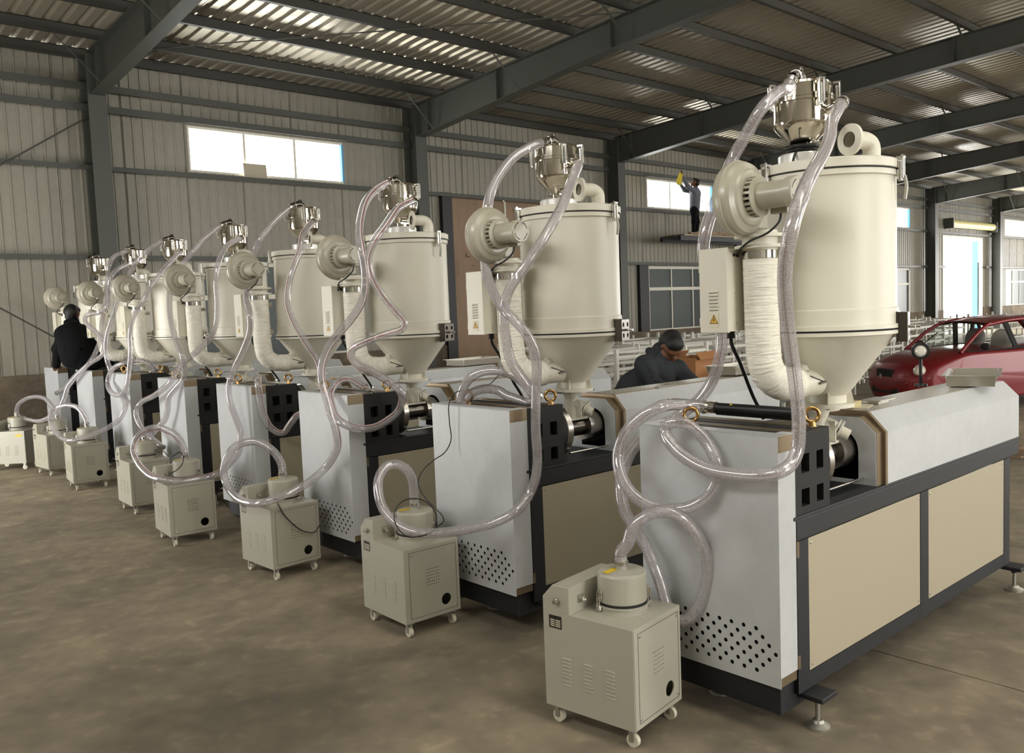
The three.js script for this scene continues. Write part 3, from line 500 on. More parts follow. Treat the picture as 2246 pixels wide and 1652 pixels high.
function makeUnit() {
  const t = thing('suction_unit', '', 'suction unit', [0, 0, 0], 0, G4), w = 0.333, l = 0.408;
  const side = poly([[0, 0.075], [w, 0.075], [w, 0.45], [0, 0.45]]);
  const cab = mesh('cabinet', [bb(0, 0.003, 0.075, 0.45, -l, -0.004), bb(w - 0.003, w, 0.075, 0.45, -l, -0.004), bb(0.003, w - 0.003, 0.447, 0.45, -l, -0.004), bb(0.003, w - 0.003, 0.075, 0.078, -l, -0.004), bb(0.003, w - 0.003, 0.078, 0.447, -l, -l + 0.003)], M.unit, t);
  const s = poly(rect(0.004, w - 0.004, 0.08, 0.448).slice().reverse()); void side;
  for (let i = 0; i < 6; i++) for (let j = 0; j < 6; j++) hole(s, round(0.135 + i * 0.0135, 0.247 + j * 0.0158, 0.0045, 8));
  hole(s, round(0.245, 0.15, 0.031, 24));
  const pan = mesh('access_panel', [ext(s, 0.004, 0.0015).translate(0, 0, -0.006)], M.unit, t);
  mesh('blower_motor', [cyl(0.1, 0.1, 0.16, [0.16, 0.2, -0.2], 'x', 28)], M.dark, t);
  mesh('panel_line', [bb(0.028, w - 0.02, 0.4295, 0.4308, -0.0005, 0.0004), bb(0.028, 0.0293, 0.097, 0.4308, -0.0005, 0.0004), bb(w - 0.0213, w - 0.02, 0.097, 0.4308, -0.0005, 0.0004), bb(0.028, w - 0.02, 0.097, 0.0983, -0.0005, 0.0004)], M.rubber, pan);
  for (const [x, y] of [[0.04, 0.418], [w - 0.032, 0.418], [0.04, 0.11], [w - 0.032, 0.11]]) mesh('screw', [lathe([[0, 0.003], [0.005, 0.002], [0.006, 0]], [x, y, -0.0005], 'z', 8)], M.screw, pan);
  const lv = merge([ext(poly([[0, 0], [-0.0045, 0.003], [-0.0045, 0.006], [0, 0.008]]), 0.04)]);
  for (let c = 0; c < 3; c++) for (let k = 0; k < 8; k++) { const m = mesh('louvre', lv, M.unit, cab); m.position.set(0.0005, 0.17 + k * 0.0145, -0.125 - c * 0.098); }
  decal(0.06, 0.05, (g) => g.rotateY(-PI / 2).translate(-0.0008, 0.412, -0.35), M.plate, cab, 'rating_plate');
  const head = mesh('head_box', [ext(poly([[-0.285, 0.451], [-0.285, 0.553], [-0.36, 0.553], [-l, 0.502], [-l, 0.451]]), w - 0.006, 0.002).rotateY(-PI / 2).translate(w - 0.003, 0, 0)], M.unit, t);
  mesh('push_button', [lathe([[0, 0.016], [0.009, 0.015], [0.01, 0.004], [0.013, 0.004], [0.013, 0]], [0, 0, 0], 'x', 16).rotateY(PI).translate(-0.003, 0.495, -0.34)], M.chrome, head);
  mesh('socket', [bb(0.055, 0.085, 0.483, 0.513, -0.283, -0.277, 0.002), lathe([[0.011, 0], [0.012, 0.018], [0.008, 0.02], [0, 0.014]], [0.07, 0.498, -0.278], 'z', 16)], M.foot, head);
  const C = [0.185, 0, -0.165];
  const drum = mesh('filter_drum', [lathe([[0.093, 0.487], [0.094, 0.49], [0.094, 0.588, 1], [0.091, 0.597, 1], [0.083, 0.601, 1], [0, 0.603, 1]], C, 'y', 48)], M.unit, t);
  mesh('drum_base', [lathe([[0.102, 0.45], [0.102, 0.455], [0.096, 0.456], [0.096, 0.47], [0.1, 0.471], [0.1, 0.477], [0.09, 0.478]], C, 'y', 48)], M.unit, drum);
  mesh('seal_ring', [lathe([[0.09, 0.4775], [0.0955, 0.478], [0.0955, 0.4865], [0.09, 0.487]], C, 'y', 48)], M.rubber, drum);
  for (const a of [2.7, -0.9, 0.9]) { const P = (g) => g.rotateY(a).translate(...C); mesh('clamp', [P(bb(0.094, 0.103, 0.505, 0.535, -0.014, 0.014, 0.002)), P(rod([0.106, 0.47, -0.008], [0.106, 0.525, -0.008], 0.003)), P(rod([0.106, 0.47, 0.008], [0.106, 0.525, 0.008], 0.003)), P(bb(0.098, 0.11, 0.46, 0.478, -0.012, 0.012, 0.002))], M.chrome, drum); }
  mesh('spigot', [lathe([[0.021, 0.602], [0.021, 0.65], [0.015, 0.65]], C, 'y', 20)], M.unit, drum);
  mesh('yellow_label', [box(0.07, 0.0012, 0.026, 0.14, 0.6035, -0.185)], M.yellow, drum);
  for (const [x, z] of [[0.035, -0.035], [w - 0.035, -0.035], [0.035, -l + 0.035], [w - 0.035, -l + 0.035]]) {
    const k = mesh('castor', [bb(x - 0.018, x + 0.018, 0.066, 0.075, z - 0.018, z + 0.018), bb(x - 0.014, x - 0.011, 0.022, 0.067, z - 0.012, z + 0.006), bb(x + 0.011, x + 0.014, 0.022, 0.067, z - 0.012, z + 0.006)], M.foot, t);
    mesh('wheel', [cyl(0.025, 0.025, 0.018, [x, 0.0255, z], 'x', 20)], std('#cbc5b0', 0.5), k);
  }
  return t;
}
const unit0 = makeUnit();
const UN = [[-0.418, -0.331, 0.135], [-0.367, -1.832, -0.029], [-0.386, -3.221, 0.037], [-0.523, -4.551, -0.084], [-0.358, -5.889, -0.041], [-0.394, -7.504, -0.1], [-0.336, -8.677, 0.094], [-0.386, -9.436, 0.9]];
const LBL_UN = ['largest and nearest beige suction unit on castors, right in front of the holed guard', 'second nearest suction unit, black cable ring lying round its drum', 'third suction unit from the right, cable hanging down its front panel', 'fourth suction unit from the right, a low hose crossing its drum',
  'fifth suction unit from the right, half behind the fourth one', 'sixth suction unit from the right, hose arching over it to the left', 'seventh suction unit from the right, small, second from the left picture edge', 'leftmost suction unit, cut by the picture edge, yellow label on its side'];
UN.forEach(([x, z, a], i) => { const u = i ? dup(unit0, LBL_UN[i], [x, 0, z], a) : unit0; u.position.set(x, 0, z); u.rotation.y = a; u.userData.label = LBL_UN[i]; if (i === 7) mesh('yellow_label', [bb(-0.0015, 0, 0.385, 0.412, -0.1, -0.03)], M.yellow, u, 'yellow label with a dark lower edge'); });

// ---------------------------------------------------------------- transparent wire-reinforced hoses
function frames(c, n) {
  const P = [], T = [], N = []; for (let i = 0; i <= n; i++) { P.push(c.getPointAt(i / n)); T.push(c.getTangentAt(i / n)); }
  let v = V(0, 1, 0).cross(T[0]); if (v.length() < 0.1) v = V(1, 0, 0).cross(T[0]); v.normalize();
  for (let i = 0; i <= n; i++) { v = v.clone().sub(T[i].clone().multiplyScalar(v.dot(T[i]))).normalize(); N.push(v); }
  return { P, T, N, B: T.map((t, i) => t.clone().cross(N[i])) };
}
function sweep(F, ring, closed) {                               // ring(i) -> list of [offset along N, offset along B]
  const pos = [], idx = [], n = F.P.length; let m = 0;
  for (let i = 0; i < n; i++) { const r = ring(i); m = r.length; for (const [a, b] of r) pos.push(F.P[i].x + F.N[i].x * a + F.B[i].x * b, F.P[i].y + F.N[i].y * a + F.B[i].y * b, F.P[i].z + F.N[i].z * a + F.B[i].z * b); }
  for (let i = 0; i + 1 < n; i++) for (let j = 0; j < (closed ? m : m - 1); j++) { const a = i * m + j, b = i * m + (j + 1) % m, c = a + m, d = b + m; idx.push(a, c, b, b, c, d); }
  const g = new THREE.BufferGeometry(); g.setAttribute('position', new THREE.Float32BufferAttribute(pos, 3)); g.setIndex(idx); g.computeVertexNormals(); return g;
}
function hose(key, label, category = 'hose', r = 0.0245) {
  const c = curve(HOSE[key]), L = c.getLength(), n = Math.round(L / 0.018), F = frames(c, n);
  const t = thing('conveying_hose', label, category, [0, 0, 0], 0, 'transparent hoses of the loaders');
  mesh('hose_wall', [sweep(F, () => Array.from({ length: 16 }, (_, k) => [r * Math.cos(k / 8 * PI), r * Math.sin(k / 8 * PI)]), true)], M.hose, t);
  const pitch = '01'.includes(key[3]) ? 0.0068 : '23'.includes(key[3]) ? 0.009 : 0.014, turns = L / pitch, per = 8, N2 = Math.round(turns * per), Fh = frames(c, Math.min(n * 4, 900));
  const H = []; const nb = Fh.P.length - 1;
  for (let i = 0; i <= N2; i++) { const s = i / N2 * nb, k = Math.min(nb - 1, Math.floor(s)), f = s - k, a = i / per * 2 * PI, q = (r - 0.0012); const lerp = (A) => A[k].clone().lerp(A[k + 1], f); H.push(lerp(Fh.P).addScaledVector(lerp(Fh.N), q * Math.cos(a)).addScaledVector(lerp(Fh.B), q * Math.sin(a))); }
  const pos = [], idx = [], wr = 0.0008;
  for (let i = 0; i <= N2; i++) { const s = i / N2 * nb, k = Math.min(nb, Math.round(s)), out = H[i].clone().sub(Fh.P[k]); out.addScaledVector(Fh.T[k], -out.dot(Fh.T[k])).normalize(); const T = Fh.T[k]; for (const [a, b] of [[wr, 0], [-wr, wr], [-wr, -wr]]) pos.push(H[i].x + out.x * a + T.x * b, H[i].y + out.y * a + T.y * b, H[i].z + out.z * a + T.z * b); }
  for (let i = 0; i < N2; i++) for (let j = 0; j < 3; j++) { const a = i * 3 + j, b = i * 3 + (j + 1) % 3; idx.push(a, b, a + 3, b, b + 3, a + 3); }
  const g = new THREE.BufferGeometry(); g.setAttribute('position', new THREE.Float32BufferAttribute(pos, 3)); g.setIndex(idx); g.computeVertexNormals();
  mesh('wire_coil', [g], M.wire, t);
  const strip = (a0, wd) => sweep(F, () => [-1, 0, 1].map((k) => [(r + 0.0006) * Math.cos(a0 + k * wd), (r + 0.0006) * Math.sin(a0 + k * wd)]), false);
  const ph = (key.charCodeAt(3) % 5) * 1.1 + 0.6;
  mesh('stripe', [strip(ph, 0.06)], M.stripeR, t, 'thin red stripe'); mesh('stripe', [strip(ph + 0.35, 0.09)], M.stripeW, t, 'thin white stripe');
  const end = (i, s) => { const A = F.P[i].clone().addScaledVector(F.T[i], 0.012 * s), B = F.P[i].clone().addScaledVector(F.T[i], 0.024 * s); return rod(A.toArray(), B.toArray(), r + 0.003, 18); };
  mesh('hose_clip', [end(0, 1)], M.chrome, t); mesh('hose_clip', [end(n, -1)], M.chrome, t);
  return t;
}
const HOSE = {
  vac0: [[0.545, 2.49, -0.235], [0.517, 2.453, -0.239], [0.471, 2.43, -0.256], [0.387, 2.36, -0.28], [0.392, 2.278, -0.351], [0.396, 2.193, -0.42], [0.338, 2.08, -0.436], [0.288, 1.982, -0.45], [0.252, 1.894, -0.46], [0.251, 1.816, -0.473], [0.274, 1.686, -0.47], [0.311, 1.554, -0.457], [0.333, 1.468, -0.45], [0.327, 1.364, -0.462], [0.306, 1.27, -0.488], [0.267, 1.195, -0.531], [0.221, 1.143, -0.58], [0.237, 1.087, -0.69], [0.173, 1.043, -0.74], [0.075, 1.0, -0.728], [-0.017, 0.939, -0.699], [-0.08, 0.887, -0.664], [-0.099, 0.827, -0.645], [-0.106, 0.768, -0.615], [-0.101, 0.722, -0.58], [-0.096, 0.643, -0.522], [-0.1, 0.588, -0.489], [-0.087, 0.514, -0.468], [-0.078, 0.432, -0.449], [-0.06, 0.374, -0.425], [-0.035, 0.373, -0.387], [-0.009, 0.429, -0.348], [0.001, 0.506, -0.321], [-0.002, 0.593, -0.306], [-0.028, 0.681, -0.31], [-0.07, 0.759, -0.328], [-0.12, 0.81, -0.355], [-0.158, 0.824, -0.402], [-0.199, 0.802, -0.448], [-0.229, 0.757, -0.483], [-0.241, 0.702, -0.498], [-0.257, 0.665, -0.519], [-0.257, 0.61, -0.519]],
  mat0: [[0.65, 2.385, -0.075], [0.556, 2.299, -0.07], [0.393, 2.195, -0.0], [0.163, 2.092, 0.09], [-0.041, 2.001, 0.16], [-0.148, 1.931, 0.19], [-0.191, 1.869, 0.19], [-0.205, 1.809, 0.18], [-0.18, 1.736, 0.15], [-0.139, 1.668, 0.12], [-0.102, 1.598, 0.1], [-0.056, 1.515, 0.08], [-0.015, 1.409, 0.07], [0.007, 1.3, 0.071], [0.022, 1.214, 0.07], [0.04, 1.133, 0.06], [0.035, 1.072, 0.055], [0.003, 1.031, 0.05], [-0.05, 1.006, 0.03], [-0.06, 0.987, -0.045], [-0.074, 0.984, -0.137], [-0.087, 0.991, -0.221], [-0.095, 1.012, -0.29], [-0.098, 1.044, -0.353], [-0.093, 1.084, -0.403], [-0.08, 1.12, -0.432], [-0.076, 1.151, -0.41], [-0.055, 1.152, -0.361], [-0.041, 1.118, -0.306], [-0.038, 1.075, -0.264], [-0.045, 1.025, -0.228], [-0.026, 0.972, -0.232], [-0.023, 0.914, -0.252], [-0.035, 0.864, -0.288], [-0.061, 0.831, -0.343], [-0.09, 0.821, -0.401], [-0.121, 0.825, -0.46], [-0.146, 0.852, -0.517], [-0.159, 0.896, -0.564], [-0.157, 0.959, -0.601], [-0.14, 1.018, -0.621], [-0.133, 1.092, -0.594], [-0.104, 1.16, -0.541], [-0.06, 1.208, -0.471], [0.12, 1.197, -0.491], [0.2, 1.181, -0.431]],
  vac1: [[0.582, 2.49, -1.701], [0.528, 2.48, -1.715], [0.419, 2.418, -1.761], [0.333, 2.33, -1.785], [0.266, 2.23, -1.794], [0.229, 2.143, -1.786], [0.225, 2.037, -1.806], [0.228, 1.898, -1.826], [0.067, 1.791, -1.626], [0.036, 1.706, -1.551], [0.014, 1.624, -1.463], [0.007, 1.568, -1.381], [0.071, 1.497, -1.363], [0.117, 1.414, -1.36], [0.141, 1.333, -1.37], [0.157, 1.232, -1.396], [0.15, 1.099, -1.399], [0.147, 0.996, -1.399], [0.148, 0.882, -1.396], [0.123, 0.783, -1.391], [0.081, 0.7, -1.406], [-0.013, 0.639, -1.407], [-0.087, 0.591, -1.479], [-0.179, 0.565, -1.572], [-0.269, 0.55, -1.664], [-0.352, 0.557, -1.751], [-0.394, 0.59, -1.837], [-0.416, 0.649, -1.906], [-0.413, 0.73, -1.956], [-0.382, 0.801, -1.989], [-0.336, 0.847, -1.994], [-0.29, 0.855, -1.984], [-0.234, 0.824, -1.97], [-0.194, 0.754, -1.974], [-0.177, 0.66, -1.992], [-0.177, 0.61, -1.992]],
  mat1: [[0.682, 2.36, -1.566], [0.65, 2.355, -1.533], [0.533, 2.271, -1.464], [0.412, 2.182, -1.386], [0.319, 2.102, -1.336], [0.208, 2.002, -1.301], [0.131, 1.913, -1.301], [0.047, 1.79, -1.346], [0.018, 1.693, -1.415], [0.017, 1.587, -1.453], [0.038, 1.464, -1.468], [0.065, 1.363, -1.471], [0.108, 1.289, -1.457], [0.157, 1.212, -1.439], [0.316, 1.14, -1.582], [0.315, 1.121, -1.624], [0.295, 1.137, -1.67], [0.272, 1.16, -1.747], [0.261, 1.185, -1.796], [0.205, 1.198, -1.841], [0.149, 1.179, -1.883], [0.104, 1.129, -1.912], [0.095, 1.14, -1.915], [0.093, 1.196, -1.893], [0.11, 1.261, -1.846], [0.147, 1.293, -1.792], [0.192, 1.298, -1.726], [0.229, 1.281, -1.667], [0.257, 1.245, -1.616], [0.32, 1.192, -1.607], [0.375, 1.147, -1.6]],
  vac2: [[0.591, 2.49, -3.214], [0.452, 2.423, -3.167], [0.316, 2.328, -3.076], [0.205, 2.22, -2.962], [0.102, 2.106, -2.829], [0.016, 1.998, -2.681], [0.034, 1.899, -2.684], [0.041, 1.796, -2.696], [0.031, 1.694, -2.724], [-0.01, 1.595, -2.784], [-0.061, 1.511, -2.852], [-0.104, 1.43, -2.91], [-0.132, 1.325, -2.946], [-0.133, 1.229, -2.956], [-0.115, 1.131, -2.949], [-0.096, 1.033, -2.941], [-0.074, 0.934, -2.93], [-0.038, 0.822, -2.981], [-0.039, 0.749, -3.038], [-0.054, 0.67, -3.121], [-0.154, 0.613, -3.112], [-0.26, 0.574, -3.109], [-0.363, 0.542, -3.129], [-0.437, 0.515, -3.179], [-0.454, 0.491, -3.326], [-0.467, 0.497, -3.46], [-0.468, 0.532, -3.588], [-0.454, 0.583, -3.703], [-0.458, 0.658, -3.703], [-0.437, 0.744, -3.68], [-0.401, 0.802, -3.642], [-0.352, 0.829, -3.59], [-0.303, 0.834, -3.536], [-0.259, 0.803, -3.483], [-0.226, 0.756, -3.437], [-0.208, 0.695, -3.404], [-0.207, 0.66, -3.393], [-0.207, 0.61, -3.393]],
  mat2: [[0.691, 2.36, -3.079], [0.53, 2.304, -2.994], [0.4, 2.25, -2.879], [0.28, 2.149, -2.814], [0.189, 2.05, -2.809], [0.172, 1.949, -2.854], [0.197, 1.842, -2.862], [0.252, 1.732, -2.846], [0.322, 1.631, -2.819], [0.366, 1.562, -2.79], [0.36, 1.522, -2.799], [0.254, 1.488, -2.835], [0.146, 1.454, -2.872], [0.123, 1.405, -3.008], [0.136, 1.352, -3.051], [0.166, 1.299, -3.013], [0.206, 1.271, -2.968], [0.264, 1.22, -2.911], [0.314, 1.169, -2.859], [0.364, 1.11, -2.852], [0.375, 1.059, -2.867], [0.365, 0.993, -2.909], [0.287, 0.947, -2.91], [0.198, 0.914, -2.916], [0.11, 0.912, -2.929], [-0.004, 0.947, -2.903], [-0.019, 0.99, -3.008], [-0.004, 1.057, -3.081], [0.018, 1.124, -3.134], [0.066, 1.179, -3.155], [0.115, 1.213, -3.14], [0.164, 1.21, -3.117], [0.212, 1.174, -3.095], [0.256, 1.142, -3.075]],
  vac3: [[0.596, 2.49, -4.571], [0.518, 2.43, -4.59], [0.421, 2.336, -4.607], [0.328, 2.226, -4.616], [0.301, 2.125, -4.676], [0.256, 1.99, -4.696], [0.171, 1.861, -4.554], [0.109, 1.769, -4.447], [0.051, 1.649, -4.278], [0.057, 1.533, -4.306], [0.027, 1.388, -4.378], [-0.009, 1.271, -4.448], [-0.043, 1.172, -4.474], [-0.054, 1.112, -4.481], [-0.049, 0.997, -4.471], [-0.028, 0.89, -4.447], [-0.011, 0.801, -4.427], [-0.014, 0.713, -4.426], [-0.029, 0.639, -4.435], [-0.068, 0.585, -4.458], [-0.101, 0.546, -4.478], [-0.144, 0.502, -4.505], [-0.199, 0.476, -4.544], [-0.289, 0.468, -4.559], [-0.409, 0.468, -4.578], [-0.521, 0.491, -4.597], [-0.566, 0.506, -4.725], [-0.592, 0.555, -4.837], [-0.602, 0.611, -4.921], [-0.599, 0.672, -4.989], [-0.587, 0.744, -4.98], [-0.556, 0.8, -4.953], [-0.506, 0.835, -4.907], [-0.454, 0.843, -4.855], [-0.402, 0.817, -4.8], [-0.359, 0.771, -4.751], [-0.337, 0.72, -4.721], [-0.325, 0.66, -4.7], [-0.325, 0.61, -4.7]],
  mat3: [[0.696, 2.36, -4.436], [0.489, 2.227, -4.236], [0.42, 2.102, -4.171], [0.354, 1.971, -4.166], [0.32, 1.855, -4.179], [0.302, 1.725, -4.176], [0.315, 1.637, -4.161], [0.351, 1.518, -4.125], [0.399, 1.398, -4.078], [0.444, 1.291, -4.036], [0.442, 1.164, -3.999], [0.411, 1.033, -3.986], [0.354, 0.936, -4.029], [0.29, 0.906, -4.086], [0.27, 0.871, -4.127], [0.252, 0.823, -4.17], [0.231, 0.771, -4.216], [0.195, 0.774, -4.238], [0.15, 0.818, -4.265], [0.119, 0.895, -4.28], [0.099, 0.981, -4.286], [0.089, 1.07, -4.282], [0.081, 1.148, -4.278], [0.142, 1.18, -4.387]],
  vac4: [[0.629, 2.49, -5.958], [0.556, 2.44, -5.969], [0.45, 2.35, -5.992], [0.356, 2.243, -6.003], [0.296, 2.158, -6.063], [0.226, 2.034, -6.083], [0.141, 1.911, -6.029], [0.084, 1.753, -5.925], [0.055, 1.582, -5.814], [0.047, 1.445, -5.705], [0.044, 1.327, -5.605], [0.067, 1.224, -5.645], [0.071, 1.136, -5.692], [0.036, 1.053, -5.788], [0.004, 0.973, -5.876], [0.01, 0.857, -5.938], [0.002, 0.774, -5.996], [-0.036, 0.699, -6.093], [-0.108, 0.641, -6.067], [-0.166, 0.66, -6.046], [-0.166, 0.61, -6.046]],
  mat4: [[0.729, 2.36, -5.823], [0.488, 2.252, -5.623], [0.39, 2.108, -5.558], [0.359, 1.957, -5.558], [0.367, 1.77, -5.587], [0.362, 1.598, -5.623], [0.309, 1.463, -5.665], [0.198, 1.334, -5.761], [0.104, 1.232, -5.843], [0.024, 1.12, -5.839], [-0.01, 0.985, -6.157], [-0.056, 0.888, -6.452], [-0.089, 0.815, -6.465], [-0.076, 0.707, -6.43], [-0.054, 0.61, -6.255], [-0.034, 0.563, -6.149], [-0.013, 0.517, -6.037]],
  vac5: [[0.661, 2.49, -7.477], [0.61, 2.461, -7.529], [0.51, 2.376, -7.621], [0.426, 2.272, -7.696], [0.35, 2.119, -7.763], [0.271, 1.943, -7.83], [0.221, 1.769, -7.87], [0.164, 1.59, -7.917], [0.133, 1.448, -7.941], [0.129, 1.27, -7.939], [0.156, 1.124, -7.912], [0.124, 0.994, -7.616], [0.087, 0.883, -7.367], [0.056, 0.812, -7.214], [-0.003, 0.695, -7.233], [-0.117, 0.604, -7.3], [-0.252, 0.546, -7.386], [-0.388, 0.511, -7.476], [-0.437, 0.531, -7.63], [-0.467, 0.622, -7.801], [-0.453, 0.736, -7.93], [-0.384, 0.796, -7.968], [-0.298, 0.827, -7.845], [-0.234, 0.793, -7.743], [-0.193, 0.66, -7.65], [-0.193, 0.61, -7.65]],
  mat5: [[0.761, 2.36, -7.342], [0.529, 2.201, -7.122], [0.367, 2.027, -7.077], [0.244, 1.828, -7.092], [0.168, 1.684, -7.143], [0.131, 1.515, -7.157], [0.12, 1.35, -7.147], [0.096, 1.181, -7.149], [0.066, 1.026, -7.157], [0.061, 0.923, -7.343], [0.032, 0.936, -7.53], [0.056, 1.038, -7.718], [0.079, 1.166, -7.618], [0.146, 1.23, -7.476], [0.262, 1.251, -7.417], [0.359, 1.217, -7.364], [0.444, 1.141, -7.319]],
  vac6: [[0.671, 2.49, -8.724], [0.646, 2.461, -8.677], [0.52, 2.404, -8.702], [0.442, 2.284, -8.683], [0.392, 2.1, -8.608], [0.323, 1.869, -8.514], [0.257, 1.667, -8.436], [0.199, 1.469, -8.351], [0.076, 1.253, -8.297], [-0.067, 1.074, -8.41], [-0.137, 0.969, -8.465], [-0.176, 0.847, -8.49], [-0.237, 0.727, -8.534], [-0.32, 0.648, -8.603], [-0.328, 0.573, -9.411], [-0.324, 0.614, -10.019], [-0.331, 0.722, -9.877], [-0.265, 0.819, -9.553], [-0.196, 0.817, -9.23], [-0.182, 0.744, -9.018], [-0.167, 0.66, -8.859], [-0.167, 0.61, -8.859]],
  mat6: [[0.771, 2.36, -8.589], [0.445, 2.243, -8.369], [0.354, 2.151, -8.324], [0.32, 2.013, -8.339], [0.226, 1.833, -8.098], [0.183, 1.762, -8.301], [0.126, 1.739, -8.517], [0.093, 1.674, -8.466], [0.129, 1.556, -8.244], [0.147, 1.428, -8.038], [0.096, 1.325, -7.951], [0.072, 1.208, -8.38], [0.044, 1.067, -8.832], [0.024, 0.919, -9.221], [-0.004, 0.846, -9.48]],
};
const hl = { vac0: 'hose arching from the nearest receiver top down to the nearest suction unit', mat0: 'hose looping twice before the nearest holed guard, ending in the black lance',
  vac1: 'hose from the second receiver top swinging low to the second suction unit', mat1: 'hose from the second receiver side, coiled on the second guard top', vac2: 'hose from the third receiver top looping left to the third suction unit', mat2: 'hose from the third receiver side with a wide loop before the third gearbox',
  vac3: 'hose from the fourth receiver top, ending in the round loop at the fourth suction unit', mat3: 'hose from the fourth receiver side drooping over the fourth gearbox', vac4: 'hose from the fifth receiver top down to the fifth suction unit', mat4: 'hose from the fifth receiver side bent sharply before the fifth guard',
  vac5: 'hose from the sixth receiver top sweeping low to the sixth suction unit', mat5: 'hose from the sixth receiver side, small coil at the sixth guard', vac6: 'hose from the seventh receiver top, lying in a loop at the far left', mat6: 'hose from the seventh receiver side, open end hanging free at the left' };
for (const k of Object.keys(HOSE)) hose(k, hl[k]);

// small cables and things lying on the machines
const cable = (label, pts, r = 0.004, n = 80) => tag(mesh('power_cable', [tube(pts, r, n, 6)], M.plug), label, 'cable', 'thin black cables');
cable('cable hanging down the second drive guard and coiled round the second suction unit', [[0.537, 1.239, -2.105], [0.394, 1.196, -2.033], [0.184, 1.19, -1.949], [0.037, 1.188, -1.884], [0.007, 1.137, -1.899], [0.007, 1.037, -1.903], [0.012, 0.943, -1.904], [-0.013, 0.879, -1.931], [-0.067, 0.837, -1.97], [-0.113, 0.783, -2.003], [-0.154, 0.737, -1.983], [-0.166, 0.682, -1.926], [-0.163, 0.637, -1.855], [-0.177, 0.599, -1.753], [-0.191, 0.581, -1.728], [-0.243, 0.567, -1.712], [-0.295, 0.553, -1.695], [-0.359, 0.551, -1.681], [-0.463, 0.576, -1.662], [-0.487, 0.629, -1.705], [-0.479, 0.691, -1.719], [-0.439, 0.732, -1.702], [-0.383, 0.737, -1.669], [-0.345, 0.712, -1.633], [-0.322, 0.657, -1.607], [-0.332, 0.597, -1.609]], 0.003, 140);
cable('cable hanging over the front panel of the third suction unit', [[-0.258, 0.457, -3.398], [-0.325, 0.46, -3.221], [-0.307, 0.413, -3.208], [-0.242, 0.332, -3.208], [-0.183, 0.282, -3.208], [-0.105, 0.26, -3.208], [-0.063, 0.302, -3.208]], 0.0035, 60);
cable('cable lying curled over the fourth suction unit drum', [[-0.449, 0.581, -5.343], [-0.445, 0.64, -4.989], [-0.445, 0.668, -4.811], [-0.463, 0.647, -4.611], [-0.415, 0.683, -4.549], [-0.41, 0.625, -4.52], [-0.445, 0.57, -4.525], [-0.503, 0.537, -4.551]], 0.0035, 60);
cable('cable lying on the floor between second and third suction units', [[0.474, 0.006, -3.751], [0.44, 0.006, -3.512], [0.409, 0.006, -3.235], [0.477, 0.006, -3.171]], 0.004, 40);
cable('cable lying on the floor behind the second suction unit', [[0.197, 0.006, -2.25], [0.2, 0.006, -2.129], [0.274, 0.006, -2.138], [0.33, 0.006, -2.2]], 0.004, 40);
cable('cable with a pale plug end on the floor beside the third suction unit', [[0.355, 0.006, -5.658], [0.265, 0.006, -5.31], [0.208, 0.006, -5.005], [0.435, 0.006, -4.699]], 0.004, 40);
const lance = thing('suction_lance', 'black suction lance lying across the top of the nearest drive guard', 'suction lance', [0.2, 1.183, -0.045]);
mesh('tube', [cyl(0.02, 0.02, 0.42, [0, 0, -0.2], 'z', 20)], M.plug, lance); mesh('tube', [cyl(0.014, 0.014, 0.36, [0.04, -0.022, -0.19], 'z', 16)], M.rubber, lance); mesh('collar', [cyl(0.024, 0.024, 0.03, [0, 0, -0.36], 'z', 20)], M.chrome, lance); mesh('dot', [cyl(0.005, 0.005, 0.004, [-0.012, 0.017, -0.27], 'y', 8)], M.yellow, lance);
function tray(label, p, turn) {
  const t = thing('steel_tray', label, 'tray', p, turn, 'shallow steel trays on the hoods'), L = 0.5, W = 0.25, H = 0.055;
  const wall = (a, b, c, d) => bar(a, b, c, d);
  mesh('pan', [box(L - 0.04, 0.003, W - 0.04, 0, 0.002, 0), ...[[1, 0], [-1, 0]].map(([s]) => box(0.003, H, W - 0.03, 0, 0, 0).rotateZ(s * -0.22).translate(s * (L / 2 - 0.014), H / 2, 0)), ...[1, -1].map((s) => box(L - 0.03, H, 0.003).rotateX(s * 0.22).translate(0, H / 2, s * (W / 2 - 0.014)))], M.galv, t);
  mesh('rim', [box(L + 0.02, 0.003, 0.018, 0, H, W / 2), box(L + 0.02, 0.003, 0.018, 0, H, -W / 2), box(0.018, 0.003, W, L / 2, H, 0), box(0.018, 0.003, W, -L / 2, H, 0)], M.galv, t); void wall; return t;
}
tray('steel tray at the far end of the nearest hood, before the red car', [2.2, 1.122, -0.15], 0.3);
tray('steel tray on the far hood end between the second and third hoppers', [2.3, 1.128, -4.5], 0.1);
tray('steel tray on the hood behind the second control box', [2.32, 1.128, -1.66], 0.0);
const lamp = thing('work_light', 'round black inspection light on a stick above the nearest hood', 'work light', [2.0, 1.112, -0.34]);
mesh('stick', [rod([0, 0, 0], [0, 0.16, 0], 0.009, 10), cyl(0.03, 0.034, 0.012, [0, 0.006, 0], 'y', 16)], M.plug, lamp);
{ const T = (g) => g.scale(1.25, 1.25, 1.25).rotateY(0.4).translate(0, 0.19, 0); mesh('head', [T(lathe([[0, -0.03], [0.03, -0.028], [0.036, 0.0], [0.036, 0.016], [0.026, 0.018]], [0, 0, 0], 'x', 24).rotateY(PI))], M.plug, lamp); mesh('lens', [T(lathe([[0.026, 0.012], [0.015, 0.02, 1], [0, 0.022, 1]], [0, 0, 0], 'x', 20).rotateY(PI))], phys({ color: '#dcd8cc', roughness: 0.15, clearcoat: 1 }), lamp); }
tag(mesh('tape_block', [box(0.08, 0.03, 0.05, 0.95, 1.13, -0.2, 0.004)], std('#b9ad7c', 0.7)), 'small yellowish block lying on the near end of the nearest hood', 'block');
